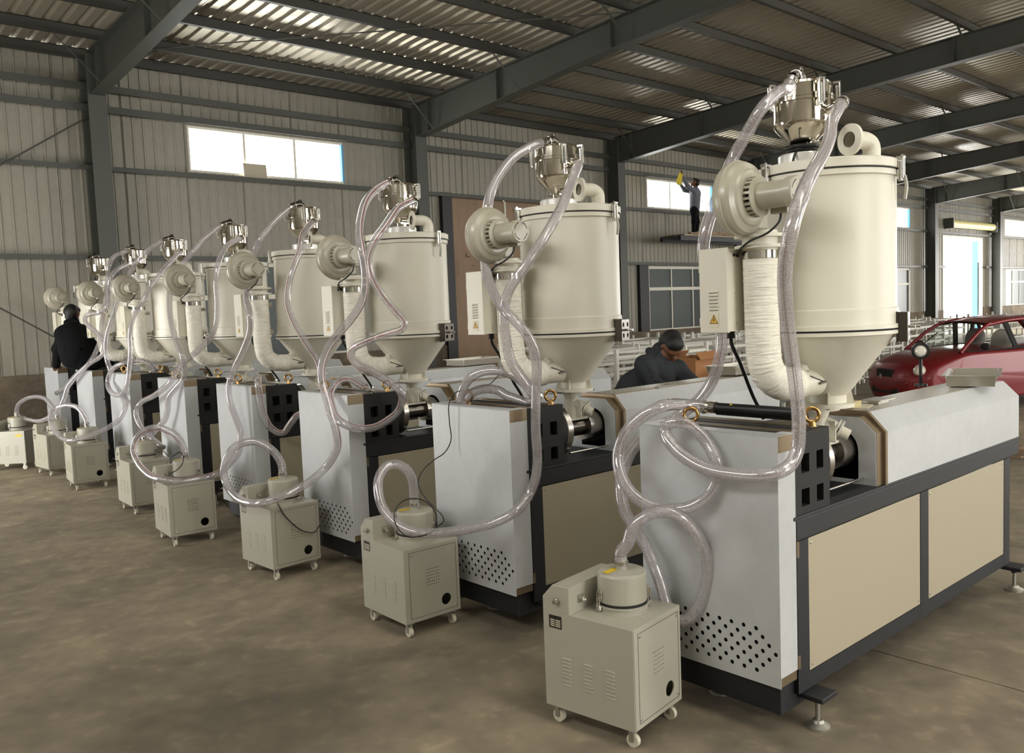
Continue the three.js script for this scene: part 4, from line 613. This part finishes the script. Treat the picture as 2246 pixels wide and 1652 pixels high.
tag(mesh('metal_plate', [box(0.15, 0.006, 0.09, 1.16, 1.132, -0.18), box(0.1, 0.014, 0.05, 1.16, 1.121, -0.18)], M.galv), 'shiny metal plate lying on top of the nearest hood', 'plate');
tag(mesh('paper_sheet', [box(0.2, 0.002, 0.1).rotateY(0.3).translate(1.02, 1.1155, -0.2)], std('#cfc8b4', 0.8)), 'thin paper sheet on the nearest hood beside the shiny plate', 'paper');
tag(mesh('open_end_wrench', [bar([1.3, 1.118, -1.56], [1.42, 1.118, -1.59], 0.014, 0.005), ringTorus(0.013, 0.005, [1.29, 1.118, -1.557], 'y'), ringTorus(0.013, 0.005, [1.43, 1.118, -1.593], 'y')], M.foot), 'steel wrench lying on the hood edge of the second extruder', 'wrench');

// ---------------------------------------------------------------- people
function field(bones, cell, k) {                                 // one smooth surface round tapered bones [a, b, ra, rb]
  const lo = V(1e9, 1e9, 1e9), hi = V(-1e9, -1e9, -1e9);
  const B = bones.map(([a, b, ra, rb]) => ({ a: V(...a), d: V(...b).sub(V(...a)), ra, rb: rb ?? ra }));
  for (const { a, d, ra, rb } of B) { const e = a.clone().add(d), r = Math.max(ra, rb) + 0.03; lo.min(a.clone().subScalar(r)).min(e.clone().subScalar(r)); hi.max(a.clone().addScalar(r)).max(e.clone().addScalar(r)); }
  const c = lo.clone().add(hi).multiplyScalar(0.5), half = Math.max(hi.x - lo.x, hi.y - lo.y, hi.z - lo.z) / 2, n = Math.min(150, Math.ceil(2 * half / cell) + 4), mc = new MarchingCubes(n, M.black, false, false, 160000);
  mc.isolation = 0;
  const f = (x, y, z) => {
    let s = 0;
    for (const { a, d, ra, rb } of B) { const px = x - a.x, py = y - a.y, pz = z - a.z, L = d.lengthSq(), t = L ? Math.min(1, Math.max(0, (px * d.x + py * d.y + pz * d.z) / L)) : 0; const q = Math.hypot(px - d.x * t, py - d.y * t, pz - d.z * t) - (ra + (rb - ra) * t); s += Math.exp(-q / k); }
    return -k * Math.log(s + 1e-300);
  };
  const h = n / 2;
  for (let z = 0; z < n; z++) for (let y = 0; y < n; y++) for (let x = 0; x < n; x++) mc.field[x + y * n + z * n * n] = -f(c.x + (x - h) / h * half, c.y + (y - h) / h * half, c.z + (z - h) / h * half);
  mc.update();
  const P = mc.positionArray.slice(0, mc.count * 3), N = new Float32Array(P.length), e = 0.004;
  for (let i = 0; i < P.length; i += 3) { const x = P[i] = c.x + P[i] * half, y = P[i + 1] = c.y + P[i + 1] * half, z = P[i + 2] = c.z + P[i + 2] * half; const g = V(f(x + e, y, z) - f(x - e, y, z), f(x, y + e, z) - f(x, y - e, z), f(x, y, z + e) - f(x, y, z - e)).normalize(); N[i] = g.x; N[i + 1] = g.y; N[i + 2] = g.z; }
  const g = new THREE.BufferGeometry(); g.setAttribute('position', new THREE.BufferAttribute(P, 3)); g.setAttribute('normal', new THREE.BufferAttribute(N, 3)); return g;
}
const add = (a, b, s = 1) => [a[0] + b[0] * s, a[1] + b[1] * s, a[2] + b[2] * s];
const unit = (a) => { const l = Math.hypot(...a); return a.map((q) => q / l); };
const crossp = (a, b) => [a[1] * b[2] - a[2] * b[1], a[2] * b[0] - a[0] * b[2], a[0] * b[1] - a[1] * b[0]];
function hand(w, dir, up, s, side) {                              // wrist, way of the fingers, back of the hand, scale, thumb side
  const d = unit(dir), q = unit(crossp(d, up)), u = crossp(q, d), at = (f, l, h) => add(add(add(w, d, f * s), q, l * s), u, h * s), B = [];
  for (let i = 0; i < 4; i++) { const l = (i - 1.5) * 0.021, len = [0.066, 0.076, 0.072, 0.056][i]; B.push([at(0.01, l * 0.6, 0), at(0.085, l, 0), 0.015 * s, 0.011 * s], [at(0.085, l, 0), at(0.085 + len * 0.5, l, -0.008), 0.0095 * s, 0.009 * s], [at(0.085 + len * 0.5, l, -0.008), at(0.085 + len * 0.95, l, -0.03), 0.009 * s, 0.0075 * s]); }
  B.push([at(0.02, side * 0.02, 0), at(0.055, side * 0.055, -0.012), 0.014 * s, 0.0105 * s], [at(0.055, side * 0.055, -0.012), at(0.085, side * 0.062, -0.026), 0.0105 * s, 0.008 * s]);
  return field(B, 0.004, 0.004);
}
function headShape(c, fwd, up, s) {                                // skull, jaw, nose, ears, brow; the hair cap comes separately
  const f = unit(fwd), r = unit(crossp(f, up)), u = crossp(r, f), at = (a, b, e) => add(add(add(c, f, a * s), r, b * s), u, e * s);
  const skin = field([[at(-0.015, 0, 0.035), at(0.02, 0, 0.03), 0.078 * s, 0.075 * s], [at(0.03, 0, -0.03), at(0.05, 0, -0.075), 0.058 * s, 0.036 * s], [at(0.083, 0, 0.0), at(0.1, 0, -0.025), 0.008 * s, 0.014 * s], [at(0.08, -0.03, 0.018), at(0.08, 0.03, 0.018), 0.012 * s], [at(0.0, -0.078, -0.01), at(0.0, -0.08, 0.012), 0.012 * s], [at(0, 0.078, -0.01), at(0, 0.08, 0.012), 0.012 * s], [at(0.074, -0.02, -0.058), at(0.074, 0.02, -0.058), 0.011 * s]], 0.006, 0.008);
  const hair = field([[at(-0.03, 0, 0.05), at(0.025, 0, 0.062), 0.084 * s, 0.07 * s], [at(-0.05, -0.03, 0.02), at(-0.05, 0.03, 0.02), 0.06 * s], [at(-0.055, 0, -0.01), at(-0.055, 0, -0.06), 0.06 * s, 0.05 * s], [at(0.055, -0.035, 0.078), at(0.055, 0.035, 0.078), 0.022 * s]], 0.006, 0.01);
  const eyes = [-1, 1].map((e) => new THREE.SphereGeometry(0.008 * s, 8, 6).translate(...at(0.085, e * 0.03, 0.004)));
  return { skin, hair, eyes, at };
}
function person(label, o) {
  const p = thing('person', label, 'person');
  const H = headShape(o.head, o.look, o.up ?? [0, 1, 0], o.s);
  mesh('body', [H.skin, field([[add(o.head, [0, -0.04 * o.s, 0]), o.neck, 0.05 * o.s, 0.055 * o.s], [o.neck, o.pelvis, 0.035, 0.06]], 0.012, 0.02), ...o.hands.map((h) => hand(...h))], M[o.skin ?? 'skin'], p);
  mesh('hair', [H.hair], M.hair, p); mesh('eye', H.eyes, M.eye, p);
  mesh('jacket', [field(o.jacket, 0.012, 0.022)], o.coat, p); mesh('trousers', [field(o.trousers, 0.013, 0.02)], o.pants, p);
  if (o.shoes) mesh('shoe', [field(o.shoes, 0.01, 0.012)], M.rubber, p);
  if (o.collar) mesh('collar', [field(o.collar, 0.008, 0.01)], o.coat, p);
  return p;
}
M.skin = std('#6f4932', 0.55); M.hair = std('#12100f', 0.6); M.eye = std('#1a1412', 0.2);
const cloth = (c) => phys({ color: c, roughness: 0.95, specularIntensity: 0.4, sheen: 0.12, sheenRoughness: 0.6, sheenColor: new THREE.Color(c), bumpMap: floorBump, bumpScale: 0.004 });
M.coatBlack = cloth('#0e0f11'); M.coatGrey = cloth('#34373a'); M.pantsDark = cloth('#0f1012'); M.coatPale = cloth('#70727a'); M.glove = cloth('#1b1c1e');
person('man in black sitting with his back turned, one hand on the farthest guard', {
  s: 0.84, head: [0.13, 1.765, -9.08], look: [0.75, -0.35, -0.6], neck: [0.1, 1.64, -9.03], pelvis: [0.2, 1.25, -8.93], skin: 'skin',
  hands: [[[0.08, 1.17, -9.76], [0.25, -0.35, -0.9], [0.1, 1, -0.2], 0.9, 1], [[0.42, 1.28, -9.3], [0.8, -0.2, -0.5], [0, 1, 0], 0.9, -1]],
  jacket: [[[0.12, 1.685, -9.05], [0.1, 1.58, -9.02], 0.062, 0.085], [[0.0, 1.54, -9.0], [0.22, 1.55, -9.06], 0.085, 0.085], [[0.09, 1.52, -9.0], [0.12, 1.38, -8.97], 0.135, 0.15], [[0.06, 1.38, -8.98], [0.22, 1.38, -8.98], 0.13, 0.13], [[0.08, 1.27, -8.96], [0.27, 1.26, -8.96], 0.135, 0.13],
    [[0.0, 1.54, -9.02], [0.02, 1.37, -9.36], 0.07, 0.058], [[0.02, 1.37, -9.36], [0.08, 1.17, -9.74], 0.056, 0.046], [[0.24, 1.55, -9.08], [0.34, 1.38, -9.16], 0.07, 0.056], [[0.34, 1.38, -9.16], [0.42, 1.28, -9.3], 0.055, 0.045]],
  collar: [[[0.09, 1.66, -9.1], [0.05, 1.67, -9.02], 0.028], [[0.05, 1.67, -9.02], [0.14, 1.67, -8.98], 0.028]],
  trousers: [[[0.14, 1.235, -8.93], [0.27, 1.235, -8.96], 0.11, 0.11], [[0.2, 1.225, -8.99], [0.5, 1.225, -9.25], 0.095, 0.07], [[0.28, 1.225, -8.93], [0.66, 1.23, -9.1], 0.095, 0.07], [[0.5, 1.225, -9.25], [0.52, 0.82, -9.35], 0.066, 0.05], [[0.66, 1.23, -9.1], [0.7, 0.83, -9.3], 0.066, 0.05]],
  shoes: [[[0.52, 0.76, -9.36], [0.62, 0.73, -9.46], 0.05, 0.04], [[0.7, 0.77, -9.31], [0.8, 0.74, -9.4], 0.05, 0.04]], coat: M.coatBlack, pants: M.pantsDark,
});
person('dark-haired man in a dark grey jacket bending forward behind the second hood', {
  s: 0.95, head: [2.47, 1.285, -2.36], look: [-0.36, -0.66, 0.62], up: [-0.3, 0.75, 0.55], neck: [2.4, 1.225, -2.45], pelvis: [2.3, 0.86, -2.66],
  hands: [[[2.4, 0.93, -2.12], [0.3, -0.5, 0.6], [0, 1, 0.2], 0.9, -1], [[2.56, 0.92, -2.1], [-0.2, -0.6, 0.6], [0, 1, 0.2], 0.9, 1]],
  jacket: [[[2.435, 1.265, -2.44], [2.38, 1.18, -2.46], 0.06, 0.075], [[2.27, 1.17, -2.46], [2.54, 1.12, -2.38], 0.06, 0.055], [[2.38, 1.1, -2.48], [2.33, 0.95, -2.6], 0.11, 0.12], [[2.33, 0.97, -2.6], [2.3, 0.85, -2.66], 0.14, 0.14], [[2.42, 1.06, -2.42], [2.44, 0.88, -2.44], 0.09, 0.1],
    [[2.25, 1.16, -2.45], [2.22, 1.0, -2.3], 0.055, 0.05], [[2.22, 1.0, -2.3], [2.4, 0.93, -2.13], 0.05, 0.042], [[2.56, 1.11, -2.37], [2.59, 0.99, -2.26], 0.066, 0.055], [[2.59, 0.99, -2.26], [2.56, 0.92, -2.11], 0.054, 0.045]],
  collar: [[[2.35, 1.22, -2.42], [2.4, 1.17, -2.37], 0.02], [[2.4, 1.17, -2.37], [2.49, 1.16, -2.35], 0.02], [[2.35, 1.22, -2.42], [2.38, 1.26, -2.5], 0.022], [[2.38, 1.26, -2.5], [2.46, 1.24, -2.47], 0.022]],
  trousers: [[[2.23, 0.83, -2.66], [2.38, 0.83, -2.66], 0.12, 0.12], [[2.21, 0.8, -2.66], [2.18, 0.45, -2.62], 0.095, 0.07], [[2.18, 0.45, -2.62], [2.18, 0.08, -2.68], 0.066, 0.05], [[2.4, 0.8, -2.66], [2.44, 0.45, -2.6], 0.095, 0.07], [[2.44, 0.45, -2.6], [2.45, 0.08, -2.66], 0.066, 0.05]],
  shoes: [[[2.18, 0.045, -2.69], [2.21, 0.035, -2.52], 0.045, 0.035], [[2.45, 0.045, -2.67], [2.48, 0.035, -2.5], 0.045, 0.035]], coat: M.coatGrey, pants: M.pantsDark,
});
person('worker on the high platform reaching up before the second bright window', {
  s: 0.95, head: [15.46, 4.63, -11.52], look: [-0.6, 0.35, -0.5], neck: [15.46, 4.5, -11.5], pelvis: [15.38, 3.95, -11.48],
  hands: [[[14.99, 4.78, -11.55], [-0.1, 0.9, 0], [0, 0, 1], 0.9, 1], [[15.1, 4.6, -11.7], [-0.6, 0.6, -0.1], [0, 0, 1], 0.9, -1]],
  jacket: [[[15.46, 4.5, -11.5], [15.45, 4.42, -11.5], 0.06, 0.09], [[15.33, 4.42, -11.44], [15.55, 4.41, -11.56], 0.08], [[15.44, 4.36, -11.5], [15.39, 4.02, -11.49], 0.14, 0.13], [[15.31, 4.42, -11.44], [15.1, 4.52, -11.48], 0.065, 0.052], [[15.1, 4.52, -11.48], [14.99, 4.78, -11.55], 0.05, 0.038], [[15.5, 4.42, -11.6], [15.3, 4.48, -11.72], 0.065, 0.05], [[15.3, 4.48, -11.72], [15.1, 4.6, -11.7], 0.05, 0.038]],
  trousers: [[[15.31, 3.95, -11.46], [15.45, 3.95, -11.52], 0.1], [[15.3, 3.92, -11.46], [15.28, 3.66, -11.44], 0.08, 0.06], [[15.28, 3.66, -11.44], [15.27, 3.38, -11.46], 0.058, 0.045], [[15.46, 3.92, -11.52], [15.49, 3.66, -11.5], 0.08, 0.06], [[15.49, 3.66, -11.5], [15.5, 3.38, -11.53], 0.058, 0.045]],
  shoes: [[[15.27, 3.345, -11.47], [15.17, 3.335, -11.51], 0.04, 0.03], [[15.5, 3.345, -11.54], [15.4, 3.335, -11.58], 0.04, 0.03]], coat: M.coatPale, pants: M.pantsDark,
});
{ const g = new THREE.PlaneGeometry(0.34, 0.3, 8, 8), p = g.attributes.position; for (let i = 0; i < p.count; i++) { const x = p.getX(i), y = p.getY(i); p.setXYZ(i, x * (0.55 + 0.5 * (0.15 - y)), y, 0.02 * Math.sin(x * 30)); } g.computeVertexNormals();
  const b = g.clone().translate(0, 0, -0.006); tag(mesh('yellow_cloth', [g.rotateZ(-0.5).translate(14.86, 4.7, -11.53), b.rotateZ(-0.5).translate(14.86, 4.7, -11.53)], std('#d9c53c', 0.8)), 'yellow cloth held up by the worker on the platform', 'cloth'); }

// ---------------------------------------------------------------- high platform
const plat = thing('work_platform', 'dark raised work platform under the second bright window with loose timbers', 'platform', [0, 0, 0]);
for (const z of [-11.75, -11.2]) mesh('deck_beam', [bb(14.35, 19, 3.15, 3.27, z - 0.04, z + 0.04)], M.dark, plat);
for (let i = 0; i < 5; i++) mesh('deck_plank', [bb(14.5, 18.9, 3.272, 3.305, -11.8 + i * 0.13, -11.69 + i * 0.13)], M.bare, plat);
for (const [x, z] of [[17.6, -11.75], [17.6, -11.2], [18.9, -11.75], [18.9, -11.2]]) mesh('support_post', [bb(x - 0.04, x + 0.04, 0, 3.15, z - 0.04, z + 0.04)], M.dark, plat);
mesh('cross_brace', [bar([17.6, 0.4, -11.2], [18.9, 2.9, -11.2], 0.04), bar([18.9, 0.4, -11.2], [17.6, 2.9, -11.2], 0.04)], M.dark, plat);
for (let i = 0; i < 6; i++) tag(mesh('timber', [bar([14.7 + i * 0.4, 3.33 + (i % 2) * 0.04, -11.16 - (i % 3) * 0.08], [16.4 + i * 0.35, 3.34 + (i % 3) * 0.03, -11.2 + (i % 2) * 0.06], 0.06, 0.035)], M.board), `loose timber on the high work platform, ${['leftmost', 'second from left', 'third from left', 'fourth from left', 'fifth from left', 'rightmost'][i]}`, 'timber', 'timbers on the platform');

// ---------------------------------------------------------------- red car shell
M.red = phys({ color: '#77131a', roughness: 0.4, clearcoat: 0.3, clearcoatRoughness: 0.2, metalness: 0.1 });
M.redDark = phys({ color: '#6d0f16', roughness: 0.45 });
M.seat = cloth('#7a7672'); M.lampGlass = phys({ color: '#d8d2c0', roughness: 0.15, clearcoat: 1, clearcoatRoughness: 0.05 });
function makeCar() {
  const t = thing('car', 'small red hatchback without plates, parked beyond the nearest extruder', 'car', [9.27, 0, -3.86], -0.564);
  const W = 0.64, L = [[0.06, 0.17], [0.0, 0.3], [0.0, 0.46], [0.07, 0.6], [0.16, 0.655], [0.45, 0.74], [0.78, 0.8], [1.3, 0.815], [2.1, 0.845], [2.75, 0.89], [3.0, 0.87], [3.1, 0.72], [3.12, 0.42], [3.06, 0.2]];
  const out = new THREE.Shape(); out.moveTo(...L[0]); out.splineThru(L.slice(1).map((q) => new THREE.Vector2(...q)));
  const arch = (c) => { out.lineTo(c + 0.29, 0.2); out.absarc(c, 0.27, 0.3, -0.15, PI + 0.15, false); };
  arch(2.52); out.lineTo(0.95, 0.17); arch(0.62); out.lineTo(0.06, 0.17);
  // body sides tuck in towards nose and tail, so each slice across the width is pulled back a little
  const g = new THREE.ExtrudeGeometry(out, { depth: 2 * W, steps: 14, bevelEnabled: true, bevelSize: 0.03, bevelThickness: 0.05, bevelSegments: 3, curveSegments: 10 }).translate(0, 0, -W), p = g.attributes.position;
  const bend = (x, y, z) => { const q = Math.abs(z) / W; return [x + (x < 0.9 ? 0.2 * q ** 3 * (0.9 - x) / 0.9 : x > 2.7 ? -0.14 * q ** 3 * (x - 2.7) / 0.4 : 0), y + (y > 0.5 ? -0.035 * q ** 3 : 0), z * (1 + 0.03 * Math.sin(Math.min(1, Math.max(0, (y - 0.15) / 0.7)) * PI))]; };
  for (let i = 0; i < p.count; i++) p.setXYZ(i, ...bend(p.getX(i), p.getY(i), p.getZ(i)));
  g.computeVertexNormals();
  const body = mesh('body_shell', [g], M.red, t);
  const roofP = [[1.22, 1.2], [1.5, 1.245], [2.0, 1.265], [2.5, 1.245], [2.72, 1.2]], WR = 0.5;
  const rs = []; for (let i = 0; i < 4; i++) for (let k = 0; k < 8; k++) { const z = (a) => -WR + a * WR / 4, dome = (a) => -0.04 * (Math.abs(a - 4) / 4) ** 2.5; const q = (j, a) => [roofP[j][0], roofP[j][1] + dome(a), z(a)]; const [A, B, C, D] = [q(i, k), q(i + 1, k), q(i + 1, k + 1), q(i, k + 1)]; for (const dy of [0, -0.035]) { const s = new THREE.BufferGeometry(); s.setAttribute('position', new THREE.Float32BufferAttribute([A, B, C, A, C, D].flatMap((v) => [v[0], v[1] + dy, v[2]]), 3)); s.computeVertexNormals(); rs.push(s); } }
  const rg = merge(rs); mesh('roof', rg, M.red, t);
  for (const s of [1, -1]) {
    const z0 = s * 0.63, z1 = s * 0.5;
    mesh('roof_rail', [tube(roofP.map(([x, y]) => [x, y - 0.045, z1]), 0.03, 20, 8)], M.red, t);
    mesh('front_pillar', [tube([[0.72, 0.79, s * 0.6], [1.0, 1.03, s * 0.55], [1.24, 1.175, z1]], 0.026, 14, 8)], M.red, t);
    mesh('centre_pillar', [bar([1.56, 0.82, z0 - s * 0.015], [1.46, 1.22, z1], 0.02, 0.07)], M.rubber, t);
    mesh('rear_pillar', [bar([1.8, 0.83, z0 - s * 0.015], [1.76, 1.22, z1], 0.02, 0.05)], M.rubber, t);
    mesh('door_frame', [tube([[2.02, 0.84, z0 - s * 0.02], [1.94, 1.02, s * 0.57], [1.82, 1.21, z1]], 0.022, 12, 8)], M.rubber, t);
    mesh('tail_pillar', [tube([[2.84, 0.88, z0 - s * 0.03], [2.7, 1.04, s * 0.56], [2.5, 1.2, z1]], 0.03, 12, 8)], M.redDark, t);
    const gl = (pts) => { const a = []; for (let i = 1; i + 1 < pts.length; i++) a.push(...pts[0], ...pts[i], ...pts[i + 1]); const gg = new THREE.BufferGeometry(); gg.setAttribute('position', new THREE.Float32BufferAttribute(a, 3)); gg.computeVertexNormals(); return gg; };
    mesh('side_window', [gl([[0.86, 0.815, z0 * 0.96], [1.53, 0.825, z0 * 0.97], [1.44, 1.19, z1], [1.3, 1.17, z1]])], M.glass, t);
    mesh('side_window', [gl([[2.06, 0.85, z0 * 0.97], [2.7, 0.88, z0 * 0.97], [2.5, 1.19, z1], [1.86, 1.2, z1]])], M.glass, t);
    mesh('sill_trim', [tube([[0.8, 0.805, z0], [1.6, 0.83, z0 + s * 0.012], [2.7, 0.88, z0]], 0.012, 16, 6)], M.rubber, t);
    const hl = mesh('headlight', [new THREE.SphereGeometry(1, 20, 14).scale(0.19, 0.07, 0.09).rotateZ(0.2).rotateY(s * 0.8).translate(0.19, 0.585, s * 0.5)], M.lampGlass, t); void hl;
    for (const x of [1.72, 2.28]) mesh('door_handle', [box(0.1, 0.03, 0.03, x, 0.72 + (x > 2 ? 0.01 : 0), s * 0.665, 0.01)], M.rubber, t);
    mesh('wing_mirror', [new THREE.SphereGeometry(1, 14, 10).scale(0.05, 0.05, 0.08).translate(1.02, 0.87, s * 0.7)], M.rubber, t);
    for (const x of [0.62, 2.52]) { const w = mesh('wheel', [lathe([[0.16, -0.08], [0.25, -0.08], [0.265, -0.05], [0.265, 0.05], [0.25, 0.08], [0.16, 0.08]], [x, 0.265, s * 0.56], 'z', 32)], M.rubber, t); mesh('hub', [cyl(0.16, 0.16, 0.1, [x, 0.265, s * 0.56], 'z', 20)], M.galv, w); }
    const st = mesh('seat', [field([[[1.5, 0.6, s * 0.27], [1.62, 0.95, s * 0.27], 0.13, 0.1], [[1.62, 0.93, s * 0.19], [1.62, 0.93, s * 0.35], 0.07], [[1.64, 1.0, s * 0.22], [1.64, 1.0, s * 0.32], 0.06]], 0.02, 0.03)], M.seat, t); void st;
  }
  const ws = []; for (let k = 0; k < 8; k++) { const q = (a) => { const z = -1 + a / 4; return [[0.74 - 0.05 * (1 - z * z), 0.8, z * 0.59], [1.24 - 0.03 * (1 - z * z), 1.185, z * 0.49]]; }; const [A, D] = q(k), [B, C] = q(k + 1); ws.push(...A, ...B, ...C, ...A, ...C, ...D); }
  const wg = new THREE.BufferGeometry(); wg.setAttribute('position', new THREE.Float32BufferAttribute(ws, 3)); wg.computeVertexNormals(); mesh('windscreen', [wg], M.glass, t);
  mesh('wiper', [rod([0.7, 0.82, -0.3], [1.02, 1.04, -0.28], 0.008)], M.rubber, t);
  mesh('grille', [box(0.04, 0.12, 0.36, -0.006, 0.52, 0, 0.01), ...[0, 1, 2, 3].map((k) => box(0.044, 0.01, 0.36, -0.008, 0.478 + k * 0.027, 0))], M.rubber, t);
  mesh('badge', [cyl(0.034, 0.034, 0.02, [-0.03, 0.475, -0.06], 'x', 20)], M.chrome, t);
  mesh('bumper_line', [box(0.02, 0.012, 1.0, -0.018, 0.41, 0)], M.redDark, body); mesh('lower_grille', [box(0.03, 0.08, 0.6, -0.008, 0.28, 0, 0.01)], M.rubber, body);
  return t;
}
makeCar();

// ---------------------------------------------------------------- welded frames, pallets, boxes behind the row
M.rack = std('#c6c4ba', 0.5, 0.2);
function makeRack() {
  const t = thing('welded_frame', '', 'steel frame', [0, 0, 0], 0, 'white welded frames stacked along the hall'), w = 1.7, d = 0.8;
  for (const [x, z] of [[0, 0], [w, 0], [0, d], [w, d]]) mesh('post', [bb(x - 0.022, x + 0.022, 0, 1.1, z - 0.022, z + 0.022)], M.rack, t);
  for (const y of [0.25, 0.5, 0.72, 0.86, 1.0]) for (const z of [0, d]) mesh('rail', [bb(0.022, w - 0.022, y - 0.018, y + 0.018, z - 0.015, z + 0.015)], M.rack, t);
  for (const y of [0.5, 0.86, 1.0]) for (const x of [0, w]) mesh('rail', [bb(x - 0.015, x + 0.015, y - 0.018, y + 0.018, 0.022, d - 0.022)], M.rack, t);
  for (const x of [0.42, 0.85, 1.28]) for (const z of [0, d]) mesh('upright', [bb(x - 0.015, x + 0.015, 0.25, x > 1 ? 1.08 : 1.0, z - 0.013, z + 0.013)], M.rack, t);
  return t;
}
const rack0 = makeRack(), RK = [];
for (let r = 0; r < 3; r++) for (let c = 0; c < 5; c++) RK.push([5.0 + c * 1.95 + r * 0.5, -5.9 - r * 1.25, 0.02 * ((c * 7 + r * 3) % 5 - 2)]);
for (let c = 0; c < 3; c++) RK.push([15.2 + c * 2.0, -6.4 - (c % 2) * 0.9, 0.03]);
const wordRow = ['front', 'middle', 'rear'], wordCol = ['first', 'second', 'third', 'fourth', 'fifth'];
RK.forEach(([x, z, a], i) => { const L = i < 15 ? `white welded frame, ${wordCol[i % 5]} from the left in the ${wordRow[Math.floor(i / 5)]} row behind the bending man` : `white welded frame behind the red car, ${wordCol[i - 15]} of three`; const q = i ? dup(rack0, L, [x, 0, z], a) : rack0; q.position.set(x, 0, z); q.rotation.y = a; q.userData.label = L; });
function pallet(label, x, y, z, a) { const t = thing('pallet', label, 'pallet', [x, y, z], a, 'wooden pallets stacked behind the second hood'); for (let i = 0; i < 6; i++) mesh('slat', [bb(-0.5, 0.5, 0.1, 0.12, -0.4 + i * 0.145, -0.3 + i * 0.145)], M.board, t); for (const q of [-0.35, 0, 0.35]) mesh('runner', [bb(-0.5, 0.5, 0, 0.1, q - 0.04, q + 0.04)], M.board, t); return t; }
for (let i = 0; i < 6; i++) pallet(`wooden pallet, ${['lowest', 'second from below', 'third from below', 'fourth from below', 'fifth from below', 'topmost'][i]} in the stack under the cardboard box`, 5.35, i * 0.1205, -4.25, 0.05 * (i % 3));
const carton = thing('cardboard_box', 'brown cardboard box beside the bending man, flaps open', 'box', [5.3, 0.725, -4.25], 0.1);
M.carton = std('#9a6a40', 0.8);
mesh('side', [bb(-0.27, 0.27, 0, 0.28, 0.19, 0.195), bb(-0.27, 0.27, 0, 0.28, -0.195, -0.19), bb(-0.27, -0.265, 0, 0.28, -0.19, 0.19), bb(0.265, 0.27, 0, 0.28, -0.19, 0.19), bb(-0.265, 0.265, 0, 0.005, -0.19, 0.19)], M.carton, carton);
mesh('flap', [box(0.52, 0.004, 0.1).rotateX(0.9).translate(0, 0.3, 0.225)], M.carton, carton); mesh('flap', [box(0.52, 0.004, 0.1).rotateX(-0.9).translate(0, 0.3, -0.225)], M.carton, carton);
const tote = thing('plastic_tote', 'dark grey open tote right of the cardboard box', 'tote', [5.75, 0.0, -3.55], 0.15);
mesh('tub', [bb(-0.4, 0.4, 0.5, 0.88, 0.24, 0.25, 0.004), bb(-0.4, 0.4, 0.5, 0.88, -0.25, -0.24, 0.004), bb(-0.4, -0.39, 0.5, 0.88, -0.24, 0.24), bb(0.39, 0.4, 0.5, 0.88, -0.24, 0.24), bb(-0.39, 0.39, 0.5, 0.51, -0.24, 0.24)], std('#3e4442', 0.6), tote);
mesh('stand_leg', [bb(-0.38, -0.34, 0, 0.5, 0.18, 0.22), bb(0.34, 0.38, 0, 0.5, 0.18, 0.22), bb(-0.38, -0.34, 0, 0.5, -0.22, -0.18), bb(0.34, 0.38, 0, 0.5, -0.22, -0.18)], M.dark, tote);
tag(mesh('white_bag', [field([[[4.55, 0.1, -0.95], [4.9, 0.09, -1.0], 0.09, 0.1], [[4.65, 0.16, -1.0], [4.8, 0.2, -1.05], 0.07, 0.05]], 0.02, 0.03)], std('#d8d6d0', 0.5)), 'crumpled white plastic bag on the floor at the right picture edge', 'bag');
for (let i = 0; i < 3; i++) tag(mesh('wood_strip', [bb(6.3, 7.8, 0.001 + i * 0.031, 0.03 + i * 0.031, -1.35 + i * 0.05, -1.2 + i * 0.05)], M.board), `${['lowest', 'middle', 'topmost'][i]} of three flat wooden strips on the floor at the right edge`, 'wood strip', 'wood strips at the right edge');
tag(mesh('cardboard_sheet', [box(0.42, 0.3, 0.006).rotateX(-0.12).translate(4.05, 4.14, ZB + 0.06)], std('#b9b09a', 0.8)), 'small pale board standing on the sill of the long bright window', 'board');

renderer.render(scene, camera);
